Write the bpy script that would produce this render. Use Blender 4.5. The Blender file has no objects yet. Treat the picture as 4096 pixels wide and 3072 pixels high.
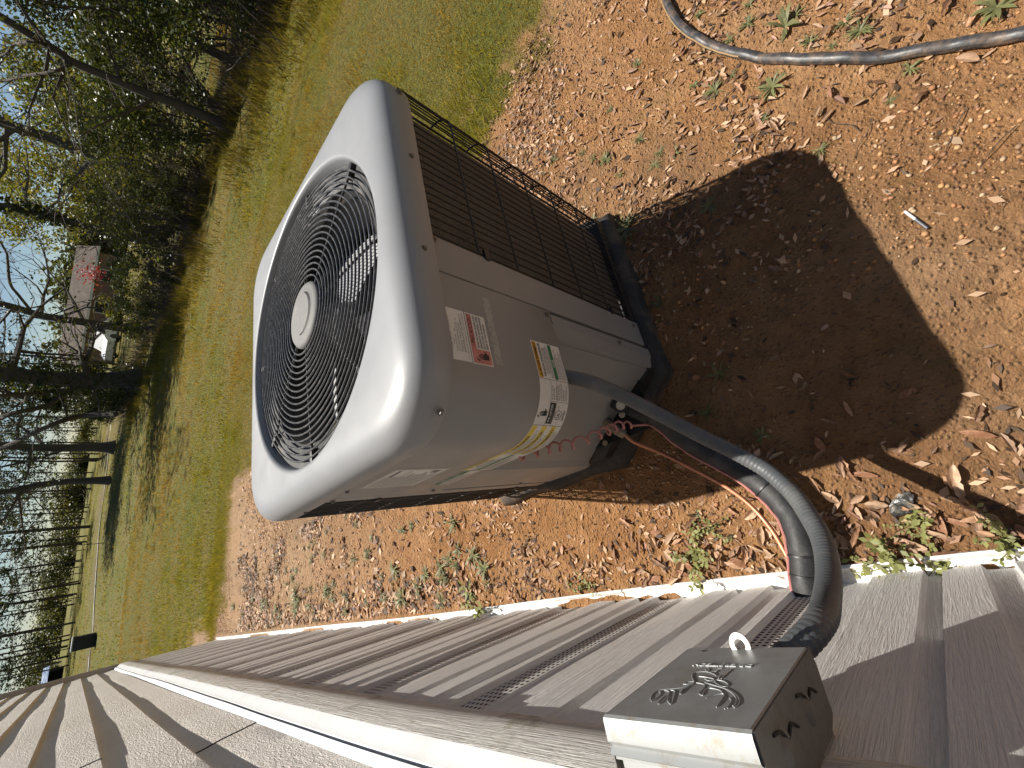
import bpy, math, random
import numpy as np
from mathutils import Vector, Matrix
R_ = random.Random(7)
RS = np.random.RandomState(11)
sc = bpy.context.scene
COL = sc.collection
# ------------------------------------------------------------------ camera
CAM = np.array([.2475, 0.0, 1.298])
FPX = 1693.79
# rows: image right, image down, forward (the photo was taken in portrait and lies on its side)
CR = np.array([[-0.20531396, -0.67988621, -0.70398929],
               [-0.91209361, 0.39374031, -0.11425325],
               [0.35486817, 0.61864635, -0.70096026]])
cam_d = bpy.data.cameras.new('camera'); cam = bpy.data.objects.new('camera', cam_d); COL.objects.link(cam)
cam_d.sensor_fit = 'HORIZONTAL'; cam_d.sensor_width = 36.0; cam_d.lens = FPX/4096*36.0
cam_d.clip_start = .02; cam_d.clip_end = 2000
mw = Matrix(((CR[0][0], -CR[1][0], -CR[2][0], CAM[0]), (CR[0][1], -CR[1][1], -CR[2][1], CAM[1]),
             (CR[0][2], -CR[1][2], -CR[2][2], CAM[2]), (0, 0, 0, 1)))
cam.matrix_world = mw
sc.camera = cam
# ------------------------------------------------------------------ sky, sun, exposure
SUN = Vector((.156, .563, .9)).normalized()
world = bpy.data.worlds.new('World'); sc.world = world; world.use_nodes = True
wn = world.node_tree.nodes; wl = world.node_tree.links
sky = wn.new('ShaderNodeTexSky'); sky.sky_type = 'NISHITA'; sky.sun_disc = False
sky.sun_elevation = math.asin(SUN.z); sky.sun_rotation = math.atan2(SUN.x, SUN.y)
sky.air_density = 1.0; sky.dust_density = .05; sky.ozone_density = 3.0
wl.new(sky.outputs[0], wn['Background'].inputs[0]); wn['Background'].inputs[1].default_value = .042
sun_d = bpy.data.lights.new('sun', 'SUN'); sun_d.energy = 5.0; sun_d.angle = math.radians(.53); sun_d.color = (1, .95, .87)
sun = bpy.data.objects.new('sun', sun_d); COL.objects.link(sun); sun.rotation_euler = SUN.to_track_quat('Z', 'Y').to_euler()
sun.location = (3, 10, 20)
sc.view_settings.view_transform = 'Standard'; sc.view_settings.look = 'None'; sc.view_settings.gamma = 1
sc.view_settings.use_curve_mapping = False; sc.view_settings.exposure = .72

# ------------------------------------------------------------------ photo pixel -> place
def ray(px, py):
    d = np.array([(px-2048)/FPX, (py-1536)/FPX, 1.0]); return CR.T @ d
def on(px, py, ax, v):
    d = ray(px, py); t = (v-CAM[ax])/d[ax]; return CAM+t*d
def G(px, py, z=0.0): return on(px, py, 2, z)
def at(px, py, dist):                       # point of that viewing direction at a horizontal distance
    d = ray(px, py); return CAM+d*dist/math.hypot(d[0], d[1])

# ------------------------------------------------------------------ noise
_T = RS.rand(256, 256)
def vnoise(x, y):
    xi = np.floor(x).astype(int); yi = np.floor(y).astype(int); fx = x-xi; fy = y-yi
    fx = fx*fx*(3-2*fx); fy = fy*fy*(3-2*fy)
    a = _T[xi % 256, yi % 256]; b = _T[(xi+1) % 256, yi % 256]; c = _T[xi % 256, (yi+1) % 256]; d = _T[(xi+1) % 256, (yi+1) % 256]
    return a+(b-a)*fx+(c-a)*fy+(a-b-c+d)*fx*fy
def fbm(x, y, o=4):
    s = 0; a = .5
    for i in range(o): s = s+a*vnoise(x*2**i+17*i, y*2**i+31*i); a *= .5
    return s
def sstep(a, b, x):
    t = np.clip((x-a)/(b-a), 0, 1); return t*t*(3-2*t)

# ------------------------------------------------------------------ mesh helpers
def link(o, parent=None):
    COL.objects.link(o)
    if parent is not None: o.parent = parent
    return o
def empty(name, loc=(0, 0, 0), rz=0, parent=None):
    o = bpy.data.objects.new(name, None); o.location = loc; o.rotation_euler = (0, 0, rz); o.empty_display_size = .1
    return link(o, parent)
def tag(o, label=None, cat=None, group=None, kind=None):
    if label: o['label'] = label
    if cat: o['category'] = cat
    if group: o['group'] = group
    if kind: o['kind'] = kind
    return o
def np_mesh(name, V, F, mat, tint=None, smooth=False):
    """V (n,3), F (m,k) with one k"""
    V = np.asarray(V, np.float32); F = np.asarray(F, np.int32); m, k = F.shape
    me = bpy.data.meshes.new(name)
    me.vertices.add(len(V)); me.vertices.foreach_set('co', V.ravel())
    me.loops.add(m*k); me.loops.foreach_set('vertex_index', F.ravel())
    me.polygons.add(m); me.polygons.foreach_set('loop_start', np.arange(m, dtype=np.int32)*k)
    if smooth: me.polygons.foreach_set('use_smooth', np.ones(m, bool))
    if tint is not None:
        at_ = me.color_attributes.new('tint', 'FLOAT_COLOR', 'POINT')
        c = np.ones((len(V), 4), np.float32); c[:, :3] = tint; at_.data.foreach_set('color', c.ravel())
    me.update(calc_edges=True); me.validate()
    if mat: me.materials.append(mat)
    return me
class MB:
    def __init__(s): s.v = []; s.f = []
    def add(s, vs, fs):
        n = len(s.v); s.v += [tuple(map(float, p)) for p in vs]; s.f += [tuple(i+n for i in f) for f in fs]; return s
    def box(s, x0, x1, y0, y1, z0, z1, bev=0):
        if bev <= 0:
            return s.add([(x0, y0, z0), (x1, y0, z0), (x1, y1, z0), (x0, y1, z0), (x0, y0, z1), (x1, y0, z1), (x1, y1, z1), (x0, y1, z1)],
                         [(0, 3, 2, 1), (4, 5, 6, 7), (0, 1, 5, 4), (1, 2, 6, 5), (2, 3, 7, 6), (3, 0, 4, 7)])
        import bmesh
        bm = bmesh.new(); bmesh.ops.create_cube(bm, size=1)
        for w in bm.verts: w.co = ((x0+x1)/2+w.co.x*(x1-x0), (y0+y1)/2+w.co.y*(y1-y0), (z0+z1)/2+w.co.z*(z1-z0))
        bmesh.ops.bevel(bm, geom=list(bm.edges), offset=bev, segments=2, affect='EDGES', profile=.6)
        bm.verts.index_update(); s.add([w.co for w in bm.verts], [[q.index for q in f.verts] for f in bm.faces]); bm.free(); return s
    def tube(s, pts, rad, n=8, caps=True, twist=0):
        pts = [Vector(p) for p in pts]; m = len(pts)
        if not hasattr(rad, '__len__'): rad = [rad]*m
        T = [(pts[min(i+1, m-1)]-pts[max(i-1, 0)]).normalized() for i in range(m)]
        up = Vector((0, 0, 1)) if abs(T[0].z) < .9 else Vector((1, 0, 0))
        u = T[0].cross(up).normalized(); vs = []
        for i in range(m):
            u = (u-T[i]*u.dot(T[i]))
            if u.length < 1e-6: u = T[i].orthogonal()
            u.normalize(); w = T[i].cross(u)
            for k in range(n):
                a = 2*math.pi*k/n+twist; vs.append(pts[i]+(u*math.cos(a)+w*math.sin(a))*rad[i])
        fs = [(i*n+k, i*n+(k+1) % n, (i+1)*n+(k+1) % n, (i+1)*n+k) for i in range(m-1) for k in range(n)]
        if caps: fs += [tuple(range(n-1, -1, -1)), tuple((m-1)*n+k for k in range(n))]
        return s.add(vs, fs)
    def lathe(s, prof, n=24, c=(0, 0, 0), axis='z', closed=False):
        vs = []
        for r, h in prof:
            for k in range(n):
                a = 2*math.pi*k/n; p = (r*math.cos(a), r*math.sin(a), h)
                if axis == 'x': p = (p[2], p[0], p[1])
                if axis == 'y': p = (p[1], p[2], p[0])
                vs.append((c[0]+p[0], c[1]+p[1], c[2]+p[2]))
        m = len(prof)
        fs = [(i*n+k, i*n+(k+1) % n, (i+1)*n+(k+1) % n, (i+1)*n+k) for i in range(m-1) for k in range(n)]
        if closed: fs += [tuple(range(n-1, -1, -1)), tuple((m-1)*n+k for k in range(n))]
        return s.add(vs, fs)
    def loops(s, L, close=True, cap0=False, cap1=False):
        n = len(L[0]); vs = [p for l in L for p in l]; kk = n if close else n-1
        fs = [(i*n+k, i*n+(k+1) % n, (i+1)*n+(k+1) % n, (i+1)*n+k) for i in range(len(L)-1) for k in range(kk)]
        if cap0: fs.append(tuple(range(n-1, -1, -1)))
        if cap1: fs.append(tuple((len(L)-1)*n+k for k in range(n)))
        return s.add(vs, fs)
    def mesh(s, name, mat, smooth=30):
        me = bpy.data.meshes.new(name); me.from_pydata(s.v, [], s.f)
        if smooth:
            me.polygons.foreach_set('use_smooth', np.ones(len(me.polygons), bool))
            me.set_sharp_from_angle(angle=math.radians(smooth))
        me.update()
        if mat: me.materials.append(mat)
        return me
    def obj(s, name, mat, parent=None, smooth=30, loc=None):
        o = bpy.data.objects.new(name, s.mesh(name, mat, smooth))
        if loc is not None: o.location = loc
        return link(o, parent)
def inst(name, me, parent=None, loc=(0, 0, 0), rot=(0, 0, 0), scale=None):
    o = bpy.data.objects.new(name, me); o.location = loc; o.rotation_euler = rot
    if scale: o.scale = scale if hasattr(scale, '__len__') else (scale,)*3
    return link(o, parent)
def spline(pts, n=8):
    P = [np.array(p, float) for p in pts]; P = [2*P[0]-P[1]]+P+[2*P[-1]-P[-2]]; out = []
    for i in range(1, len(P)-2):
        for k in range(n):
            t = k/n; a, b, c, d = P[i-1:i+3]
            out.append(.5*((2*b)+(c-a)*t+(2*a-5*b+4*c-d)*t*t+(3*b-3*c+d-a)*t**3))
    out.append(P[-2]); return out

# ------------------------------------------------------------------ materials
def mat(name, col, rough=.6, metal=0, spec=None):
    m = bpy.data.materials.new(name); m.use_nodes = True; b = m.node_tree.nodes['Principled BSDF']
    b.inputs['Base Color'].default_value = (*col, 1); b.inputs['Roughness'].default_value = rough; b.inputs['Metallic'].default_value = metal
    if spec is not None: b.inputs['Specular IOR Level'].default_value = spec
    m.diffuse_color = (*col, 1)
    return m
class NT:
    """small node-tree writer"""
    def __init__(s, m): s.m = m; s.t = m.node_tree; s.n = s.t.nodes; s.b = s.n['Principled BSDF']
    def new(s, ty, **k):
        n = s.n.new(ty)
        for a, v in k.items(): setattr(n, a, v)
        return n
    def put(s, sock, v):
        if hasattr(v, 'is_linked') or isinstance(v, bpy.types.NodeSocket): s.t.links.new(v, sock)
        else: sock.default_value = (*v, 1) if hasattr(v, '__len__') and len(v) == 3 and sock.type == 'RGBA' else v
    def coord(s, kind='Object', scale=(1, 1, 1), rot=(0, 0, 0)):
        t = s.new('ShaderNodeTexCoord'); mp = s.new('ShaderNodeMapping')
        mp.inputs['Scale'].default_value = scale; mp.inputs['Rotation'].default_value = rot
        s.t.links.new(t.outputs[kind], mp.inputs[0]); return mp.outputs[0]
    def noise(s, vec, scale, detail=4, rough=.55, dist=0):
        n = s.new('ShaderNodeTexNoise'); s.put(n.inputs['Vector'], vec)
        n.inputs['Scale'].default_value = scale; n.inputs['Detail'].default_value = detail
        n.inputs['Roughness'].default_value = rough; n.inputs['Distortion'].default_value = dist; return n.outputs['Fac']
    def vor(s, vec, scale, feat='F1', out='Distance', rnd=1):
        n = s.new('ShaderNodeTexVoronoi'); n.feature = feat; s.put(n.inputs['Vector'], vec); n.inputs['Scale'].default_value = scale
        n.inputs['Randomness'].default_value = rnd; return n.outputs[out]
    def ramp(s, fac, stops):
        r = s.new('ShaderNodeValToRGB'); s.put(r.inputs[0], fac); e = r.color_ramp.elements
        while len(e) < len(stops): e.new(.5)
        for q, (p, c) in zip(e, stops): q.position = p; q.color = (*c, 1) if hasattr(c, '__len__') else (c, c, c, 1)
        return r.outputs[0]
    def mix(s, fac, a, b, mode='MIX'):
        n = s.new('ShaderNodeMix'); n.data_type = 'RGBA'; n.blend_type = mode
        s.put(n.inputs[0], fac); s.put(n.inputs[6], a); s.put(n.inputs[7], b); return n.outputs[2]
    def math(s, op, a, b=0.0):
        n = s.new('ShaderNodeMath'); n.operation = op; s.put(n.inputs[0], a); s.put(n.inputs[1], b); return n.outputs[0]
    def bump(s, h, strength=.5, dist=.002, normal=None):
        n = s.new('ShaderNodeBump'); n.inputs['Strength'].default_value = strength; n.inputs['Distance'].default_value = dist
        s.put(n.inputs['Height'], h)
        if normal is not None: s.put(n.inputs['Normal'], normal)
        s.put(s.b.inputs['Normal'], n.outputs[0]); return n.outputs[0]
    def col(s, c): s.put(s.b.inputs['Base Color'], c)
    def rough(s, c): s.put(s.b.inputs['Roughness'], c)
def grimy(name, col, rough, amt=.25, scale=6, dirt=(.25, .2, .14), metal=0, bump=.05, fine=200):
    m = mat(name, col, rough, metal); t = NT(m); c = t.coord()
    f = t.ramp(t.noise(c, scale, 6, .65), [(.48, 0.0), (.75, amt)])
    f2 = t.ramp(t.noise(c, scale*7, 5, .7), [(.55, 0.0), (.8, amt*.8)])
    a = t.mix(f, col, dirt); t.col(t.mix(f2, a, dirt))
    t.rough(t.math('ADD', t.math('MULTIPLY', t.noise(c, scale*3, 3), .25), rough-.1))
    if bump: t.bump(t.noise(c, fine, 2), bump, .002)
    return m
M = {}
M['paint'] = grimy('grey_enamel', (.238, .243, .252), .42, .14, 5, (.19, .17, .15), bump=.06, fine=420)
M['panel'] = grimy('shaded_enamel', (.225, .222, .218), .42, .12, 4, (.16, .14, .115), bump=.05, fine=420)  # the cover's enamel again, darker and warmer to carry the panels' shade
M['black'] = grimy('black_wire', (.012, .012, .013), .45, .15, 30, (.10, .08, .06), bump=0)
M['blackplastic'] = grimy('black_sheet', (.018, .017, .016), .45, .5, 14, (.13, .10, .075), bump=.1, fine=90)
M['guardwire'] = grimy('coated_wire', (.05, .05, .052), .3, .6, 60, (.24, .23, .22), bump=0)
M['hub'] = grimy('dusty_cap', (.15, .148, .143), .7, .5, 40, (.24, .22, .19), bump=.1, fine=500)
M['flange'] = grimy('dusty_flange', (.022, .022, .023), .55, .6, 16, (.20, .17, .135), bump=.05)
M['dark'] = mat('dark_interior', (.008, .008, .008), .7)
M['alu'] = grimy('fan_metal', (.62, .62, .63), .45, .2, 20, (.3, .28, .25), metal=.3, bump=0)
M['steel'] = grimy('screw_steel', (.18, .17, .16), .4, .3, 200, (.1, .07, .05), metal=.7, bump=0)
M['pad'] = grimy('dirty_pad', (.022, .02, .018), .7, .75, 12, (.17, .11, .065), bump=.4, fine=70)
m = M['coil'] = mat('coil_fins', (.17, .135, .10), .6); t = NT(m); c = t.coord('Object', (1, 1, 1))
w = t.new('ShaderNodeTexWave', wave_type='BANDS', bands_direction='Z'); t.put(w.inputs['Vector'], c); w.inputs['Scale'].default_value = 42; w.inputs['Distortion'].default_value = .6
w2 = t.new('ShaderNodeTexWave', wave_type='BANDS', bands_direction='DIAGONAL'); t.put(w2.inputs['Vector'], t.coord('Object', (1, 1, 0))); w2.inputs['Scale'].default_value = 90
t.col(t.mix(t.noise(c, 9, 5), (.20, .165, .125), (.085, .066, .05)))
t.bump(t.math('ADD', t.math('MULTIPLY', w.outputs[1], .7), t.math('MULTIPLY', w2.outputs[1], .5)), .9, .006)
def vinyl(name, col, dirs, rough=.5, dirt=.2, strength=.35, algae=0.0, gs=1.0, bd=.0022):
    """embossed wood grain on vinyl; dirs = scale stretched across the grain"""
    m = mat(name, col, rough); t = NT(m); c = t.coord('Object', dirs); c1 = t.coord('Object')
    g = t.noise(c, 9*gs, 5, .6, 1.6); g2 = t.noise(c, 26*gs, 3, .6, .8)
    h = t.math('ADD', g, t.math('MULTIPLY', g2, .5))
    f = t.ramp(t.noise(c1, 1.7, 6, .65), [(.5, 0.0), (.85, dirt)])
    cc = t.mix(f, col, (.42, .34, .24)); cc = t.mix(t.ramp(t.noise(c1, 11, 5, .7), [(.58, 0.0), (.8, dirt*.9)]), cc, (.36, .30, .2))
    if algae: cc = t.mix(t.ramp(t.noise(c1, 7, 6, .7), [(.56, 0.0), (.70, algae)]), cc, (.22, .2, .06))
    t.col(cc); t.bump(h, strength, bd); return m
M['siding'] = vinyl('beige_siding_vinyl', (.80, .745, .675), (26, 5, 16), .5, .4, .8, gs=.7, bd=.005)
M['skirt'] = vinyl('skirting_vinyl', (.80, .775, .745), (30, 30, 1.2), .5, .15, .8, gs=.6, bd=.005)
M['fascia'] = vinyl('trim_vinyl', (.82, .785, .72), (40, 1.2, 40), .5, .25, 1.0, .85, gs=.42, bd=.008)
M['white'] = grimy('white_vinyl', (.66, .665, .66), .45, .3, 9, (.5, .47, .4), bump=.1, fine=160)
M['track'] = grimy('white_track', (.76, .75, .72), .5, .6, 22, (.40, .27, .17), bump=.1)
M['under'] = mat('void_dark', (.015, .013, .011), .9)  # near-black colour carries the darkness of enclosed voids
M['corner'] = grimy('corner_post_vinyl', (.42, .37, .32), .5, .2, 8, bump=.1)
m = M['galv'] = mat('galvanised_steel', (.25, .26, .26), .5, .35); t = NT(m); c = t.coord()
v = t.vor(c, 90, out='Color'); t.col(t.mix(t.ramp(t.noise(c, 14, 6, .7), [(.55, 0.0), (.75, .55)]), t.mix(t.ramp(v, [(.2, 0.0), (.8, .35)]), (.32, .33, .327), (.40, .41, .407)), (.24, .205, .155)))
t.rough(t.ramp(t.noise(c, 20, 5), [(.35, .42), (.7, .6)])); t.bump(t.noise(c, 220, 3), .12, .001)
m = M['galvtop'] = mat('weathered_galvanised', (.50, .51, .50), .5, .25); t = NT(m); c = t.coord()
t.col(t.mix(t.ramp(t.noise(c, 30, 7, .75), [(.52, 0.0), (.66, .8)]), (.30, .31, .305), (.22, .175, .115)))
M['emboss'] = mat('embossed_metal', (.33, .338, .334), .5, .35)
M['galvside'] = grimy('dirty_galvanised', (.16, .155, .145), .6, .75, 60, (.12, .09, .06), metal=.3, bump=.2, fine=300)
M['paper'] = grimy('label_paper', (.62, .60, .56), .55, .2, 20, (.4, .35, .3), bump=0)
M['foil'] = grimy('foil_label', (.34, .35, .33), .35, .6, 60, (.2, .2, .18), metal=.4, bump=0)
M['ink'] = mat('black_ink', (.02, .02, .02), .6)
M['grey_ink'] = mat('grey_ink', (.16, .15, .15), .6)
M['orange'] = mat('orange_ink', (.62, .32, .02), .5)
M['yellow'] = mat('yellow_ink', (.62, .46, .05), .5)
M['green'] = mat('green_ink', (.015, .16, .06), .5)
M['pink'] = grimy('faded_red_ink', (.46, .17, .15), .5, .4, 40, (.5, .3, .25), bump=0)
M['residue'] = grimy('tape_residue', (.34, .33, .29), .8, .8, 120, (.18, .165, .14), bump=.3)
m = M['conduit'] = mat('grey_conduit', (.075, .08, .086), .5); t = NT(m); c = t.coord()
t.col(t.mix(t.ramp(t.noise(c, 20, 6, .7), [(.45, 0.0), (.75, .6)]), (.075, .08, .086), (.16, .155, .14))); t.bump(t.noise(c, 150, 3), .15, .001)
M['foam'] = grimy('black_foam', (.016, .016, .017), .6, .5, 18, (.10, .095, .09), bump=.3, fine=120)
M['copper'] = grimy('copper', (.50, .21, .115), .5, .6, 14, (.20, .08, .05), metal=.55, bump=0)
M['pinkwire'] = grimy('pink_wire', (.42, .17, .15), .55, .5, 30, (.26, .13, .09), bump=0)
M['brass'] = grimy('dull_brass', (.20, .165, .11), .4, .4, 60, (.2, .15, .1), metal=.5, bump=0)
M['dial'] = grimy('pale_dial', (.5, .46, .38), .5, .5, 120, (.2, .15, .1), bump=0)
M['hose'] = grimy('black_hose', (.035, .036, .038), .42, .7, 26, (.26, .17, .11), bump=.15, fine=140)
M['hosestripe'] = grimy('hose_stripe', (.34, .22, .10), .6, .5, 60, bump=0)
def leafmat(name, c1, c2, trans=.35, rough=.5, attr=True, spec=.3):
    m = bpy.data.materials.new(name); m.use_nodes = True; n = m.node_tree.nodes; l = m.node_tree.links
    b = n['Principled BSDF']; b.inputs['Roughness'].default_value = rough; b.inputs['Specular IOR Level'].default_value = spec
    t = NT(m); c = t.coord(); f = t.noise(c, 3.0, 4)
    f = t.ramp(f, [(.35, 0.0), (.65, 1.0)])
    col = t.mix(f, c1, c2)
    if attr:
        a = n.new('ShaderNodeAttribute'); a.attribute_name = 'tint'; col = t.mix(1.0, col, a.outputs['Color'], 'MULTIPLY')
    t.col(col)
    if trans:
        tr = n.new('ShaderNodeBsdfTranslucent'); l.new(t.mix(1.0, col, (1.5, 1.35, .7), 'MULTIPLY'), tr.inputs['Color'])
        mx = n.new('ShaderNodeMixShader'); mx.inputs[0].default_value = trans
        l.new(b.outputs[0], mx.inputs[1]); l.new(tr.outputs[0], mx.inputs[2]); l.new(mx.outputs[0], n['Material Output'].inputs[0])
    m.diffuse_color = (*c1, 1); return m
M['grass'] = leafmat('lawn_grass', (.25, .225, .044), (.33, .255, .068), .3, .7, spec=.06)
M['weed'] = leafmat('weed_leaf', (.125, .13, .055), (.19, .18, .095), .22)
M['evergreen'] = leafmat('evergreen_leaf', (.045, .064, .018), (.07, .085, .023), .3, .38)
M['spring'] = leafmat('spring_leaf', (.13, .15, .028), (.17, .16, .035), .45)
M['pine'] = leafmat('pine_needles', (.04, .058, .027), (.065, .078, .033), .2)
M['olive'] = leafmat('olive_leaf', (.075, .095, .024), (.115, .12, .035), .36)
M['dryleaf'] = leafmat('dry_leaf', (.30, .19, .12), (.48, .34, .235), .15, .6)
M['dryflower'] = leafmat('dried_flower', (.45, .30, .10), (.5, .4, .2), .2)
M['hedge'] = leafmat('hedge_leaf', (.06, .078, .022), (.095, .10, .03), .25)
M['redbud'] = leafmat('redbud_flower', (.30, .04, .07), (.36, .06, .1), .3)
def bark(name, a, b, sc_=6):
    m = mat(name, a, .85); t = NT(m); c = t.coord('Object', (sc_, sc_, sc_*.25))
    h = t.noise(c, 3, 6, .7, .6); t.col(t.mix(h, a, b)); t.bump(h, .8, .03); return m
M['bark'] = bark('bark', (.045, .036, .028), (.13, .105, .08))
M['pinebark'] = bark('pine_bark', (.03, .022, .017), (.10, .07, .05))
M['twig'] = bark('twig_bark', (.06, .048, .038), (.15, .12, .09), 20)
m = M['pebble'] = mat('pebble_stone', (.45, .28, .15), .7); t = NT(m)
a = t.new('ShaderNodeAttribute'); a.attribute_name = 'tint'; t.col(a.outputs['Color'])
# ------------------------------------------------------------------ ground
DIRT = [(2.75, -4), (2.5, -1)]+[tuple(G(*q)[:2]) for q in ((2250, 50), (2100, 300), (1960, 560), (1880, 640))]+[(2.0, 1.6), (1.75, 2.6), (1.6, 3.8)] + \
       [tuple(G(*q)[:2]) for q in ((1000, 1940), (941, 1972), (921, 2257), (862, 2502))]+[(-.1, 7.2), (-.6, 7.2), (-.6, -4)]
DIRT = np.array(DIRT)
def sd_dirt(x, y):
    """signed distance to the bare soil outline, negative inside"""
    x = np.asarray(x, float); y = np.asarray(y, float); P = DIRT; Q = np.roll(P, -1, 0)
    d = np.full(x.shape, 1e9); ins = np.zeros(x.shape, bool)
    for (ax, ay), (bx, by) in zip(P, Q):
        ex, ey = bx-ax, by-ay; t_ = np.clip(((x-ax)*ex+(y-ay)*ey)/(ex*ex+ey*ey+1e-12), 0, 1)
        d = np.minimum(d, np.hypot(x-ax-t_*ex, y-ay-t_*ey))
        c_ = (ay > y) != (by > y); xx = (bx-ax)*(y-ay)/((by-ay) if by != ay else 1e-12)+ax
        ins ^= c_ & (x < xx)
    return np.where(ins, -d, d)
def grass_w(x, y):
    n = fbm(x*1.9+3, y*1.9+9, 4)-.47
    return sstep(-.10, .16, sd_dirt(x, y)+n*.75+(fbm(x*6+2, y*6, 3)-.44)*.5)
def gh(x, y):
    x = np.asarray(x, float); y = np.asarray(y, float)
    near = np.exp(-(np.hypot(x-.9, y-.6)/4)**2)
    h = (fbm(x*1.3, y*1.3, 3)-.44)*.030+(fbm(x*7+5, y*7, 4)-.47)*.026*near+(fbm(x*26, y*26+7, 3)-.44)*.016*near
    h = h+(fbm(x*.16+40, y*.16, 3)-.44)*.25*sstep(4, 14, np.hypot(x, y))
    pad = sstep(.05, .30, np.maximum(np.maximum(.44-x, x-1.30), np.maximum(.49-y, y-1.36)))
    h = h*(.15+.85*pad)
    h = h*(.25+.75*sstep(.0, .2, x))
    return h+.010*(1-sstep(.0, .12, x))*(x > -.3)
def axis(a, b, step, lo, hi, g=1.13):
    c = list(np.arange(a, b, step)); s = step; p = b
    while p < hi: c.append(p); s *= g; p += s
    c.append(hi); s = step; p = a-step
    while p > lo: c.insert(0, p); s *= g; p -= s
    c.insert(0, lo); return np.array(c)
gx = axis(-.05, 2.6, .0125, -400, 500); gy = axis(-.8, 2.4, .0125, -300, 700)
X, Y = np.meshgrid(gx, gy, indexing='ij'); Z = gh(X, Y)
V = np.stack([X, Y, Z], -1).reshape(-1, 3); nx, ny = len(gx), len(gy)
I = np.arange(nx*ny).reshape(nx, ny); F = np.stack([I[:-1, :-1], I[1:, :-1], I[1:, 1:], I[:-1, 1:]], -1).reshape(-1, 4)
xf, yf = V[:, 0], V[:, 1]
gw = grass_w(xf, yf)
dist = np.hypot(xf, yf)
# soil / turf weights kept as a map: r grass, g leaf litter, b sand
litter = sstep(.5, .62, fbm(xf*1.1+60, yf*1.1, 4))*.6
thick = sstep(0, 1.5, xf-np.interp(yf, [-5, 2.5, 6, 9, 12, 19, 30, 80], [7.2, 6.6, 7.6, 7.2, 7.2, 8.3, 9.4, 30]))
thick = thick*(1-sstep(3.5, 5.5, xf-np.interp(yf, [-5, 2.5, 6, 9, 12, 19, 30, 80], [7.2, 6.6, 7.6, 7.2, 7.2, 8.3, 9.4, 30])))
litter = np.maximum(litter*(gw < .5)*.6, thick*.35)
far = sstep(-.6, .6, yf-(28.2+.85*xf)); band = far*(1-sstep(1.5, 3.5, yf-(28.2+.85*xf)))
litter = np.maximum(litter, band*.85*(.5+.5*fbm(xf*.5, yf*.5, 2)))
sand = sstep(1.6, 4.0, yf)*(1-gw)
me = np_mesh('ground', V, F, None, np.stack([gw, litter, sand], -1), True)
m = mat('soil_and_turf', (.4, .22, .1), .85, spec=.18); t = NT(m); c = t.coord('Object')
a = t.new('ShaderNodeAttribute'); a.attribute_name = 'tint'; sp = t.new('ShaderNodeSeparateColor'); t.put(sp.inputs[0], a.outputs['Color'])
n1 = t.noise(c, 2.2, 6, .6); n2 = t.noise(c, 14, 6, .7); n3 = t.noise(c, 70, 4, .7); vd = t.vor(c, 75); vc = t.vor(c, 75, out='Color')
soil = t.ramp(n1, [(.32, (.36, .165, .064)), (.5, (.48, .25, .108)), (.68, (.54, .31, .155))])
soil = t.mix(t.ramp(n2, [(.42, 0.0), (.7, .55)]), soil, (.22, .10, .038))
soil = t.mix(t.ramp(n3, [(.55, 0.0), (.75, .5)]), soil, (.50, .31, .165))
soil = t.mix(t.ramp(t.noise(c, 38, 5, .75), [(.56, 0.0), (.68, .75)]), soil, (.13, .065, .03))
soil = t.mix(t.ramp(t.noise(t.coord('Object', (1, 2.6, 1), (0, 0, .5)), 9, 6, .7), [(.56, 0.0), (.70, .55)]), soil, (.20, .105, .05))
gr = t.mix(.25, (.44, .23, .10), vc); grit = t.math('MULTIPLY', t.ramp(vd, [(.18, 1.0), (.34, 0.0)]), t.ramp(t.noise(c, 5, 3), [(.40, 0.0), (.62, .55)]))
soil = t.mix(grit, soil, t.mix(.6, gr, (.44, .26, .13)))
soil = t.mix(sp.outputs[2], soil, t.mix(n2, (.52, .345, .20), (.38, .225, .12)))
moss = t.math('MULTIPLY', t.ramp(t.noise(c, 3.3, 6, .65), [(.60, 0.0), (.68, .45)]), t.ramp(t.noise(c, 50, 3), [(.4, 0.0), (.6, 1.0)]))
soil = t.mix(moss, soil, (.15, .13, .03))
lit = t.mix(t.noise(c, 16, 6, .75), (.07, .048, .03), (.25, .17, .11))
turf = t.mix(t.ramp(t.noise(c, .8, 5, .6), [(.42, 0.0), (.6, 1.0)]), (.145, .15, .03), (.21, .165, .05))
turf = t.mix(t.ramp(t.noise(c, 5, 5, .7), [(.5, 0.0), (.7, .6)]), turf, (.24, .21, .065))
turf = t.mix(t.ramp(t.noise(c, 28, 3, .7), [(.35, .75), (.6, 0.0)]), turf, (.06, .062, .018))
g = t.mix(sp.outputs[0], soil, turf); g = t.mix(sp.outputs[1], g, lit); t.col(g)
t.rough(t.mix(sp.outputs[0], t.ramp(t.noise(c, 2.6, 4, .6), [(.44, .38), (.58, .9)]), (.95, .95, .95)))
hb = t.math('ADD', t.math('MULTIPLY', t.noise(c, 45, 6, .75), 1.0), t.math('MULTIPLY', t.ramp(vd, [(0.0, 1.0), (.4, 0.0)]), .45)); t.bump(hb, 1.0, .034)
me.materials.append(m); M['soil'] = m
ground = link(bpy.data.objects.new('ground', me)); tag(ground, 'orange clay soil merging into a patchy olive lawn', 'ground', kind='structure')

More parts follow.
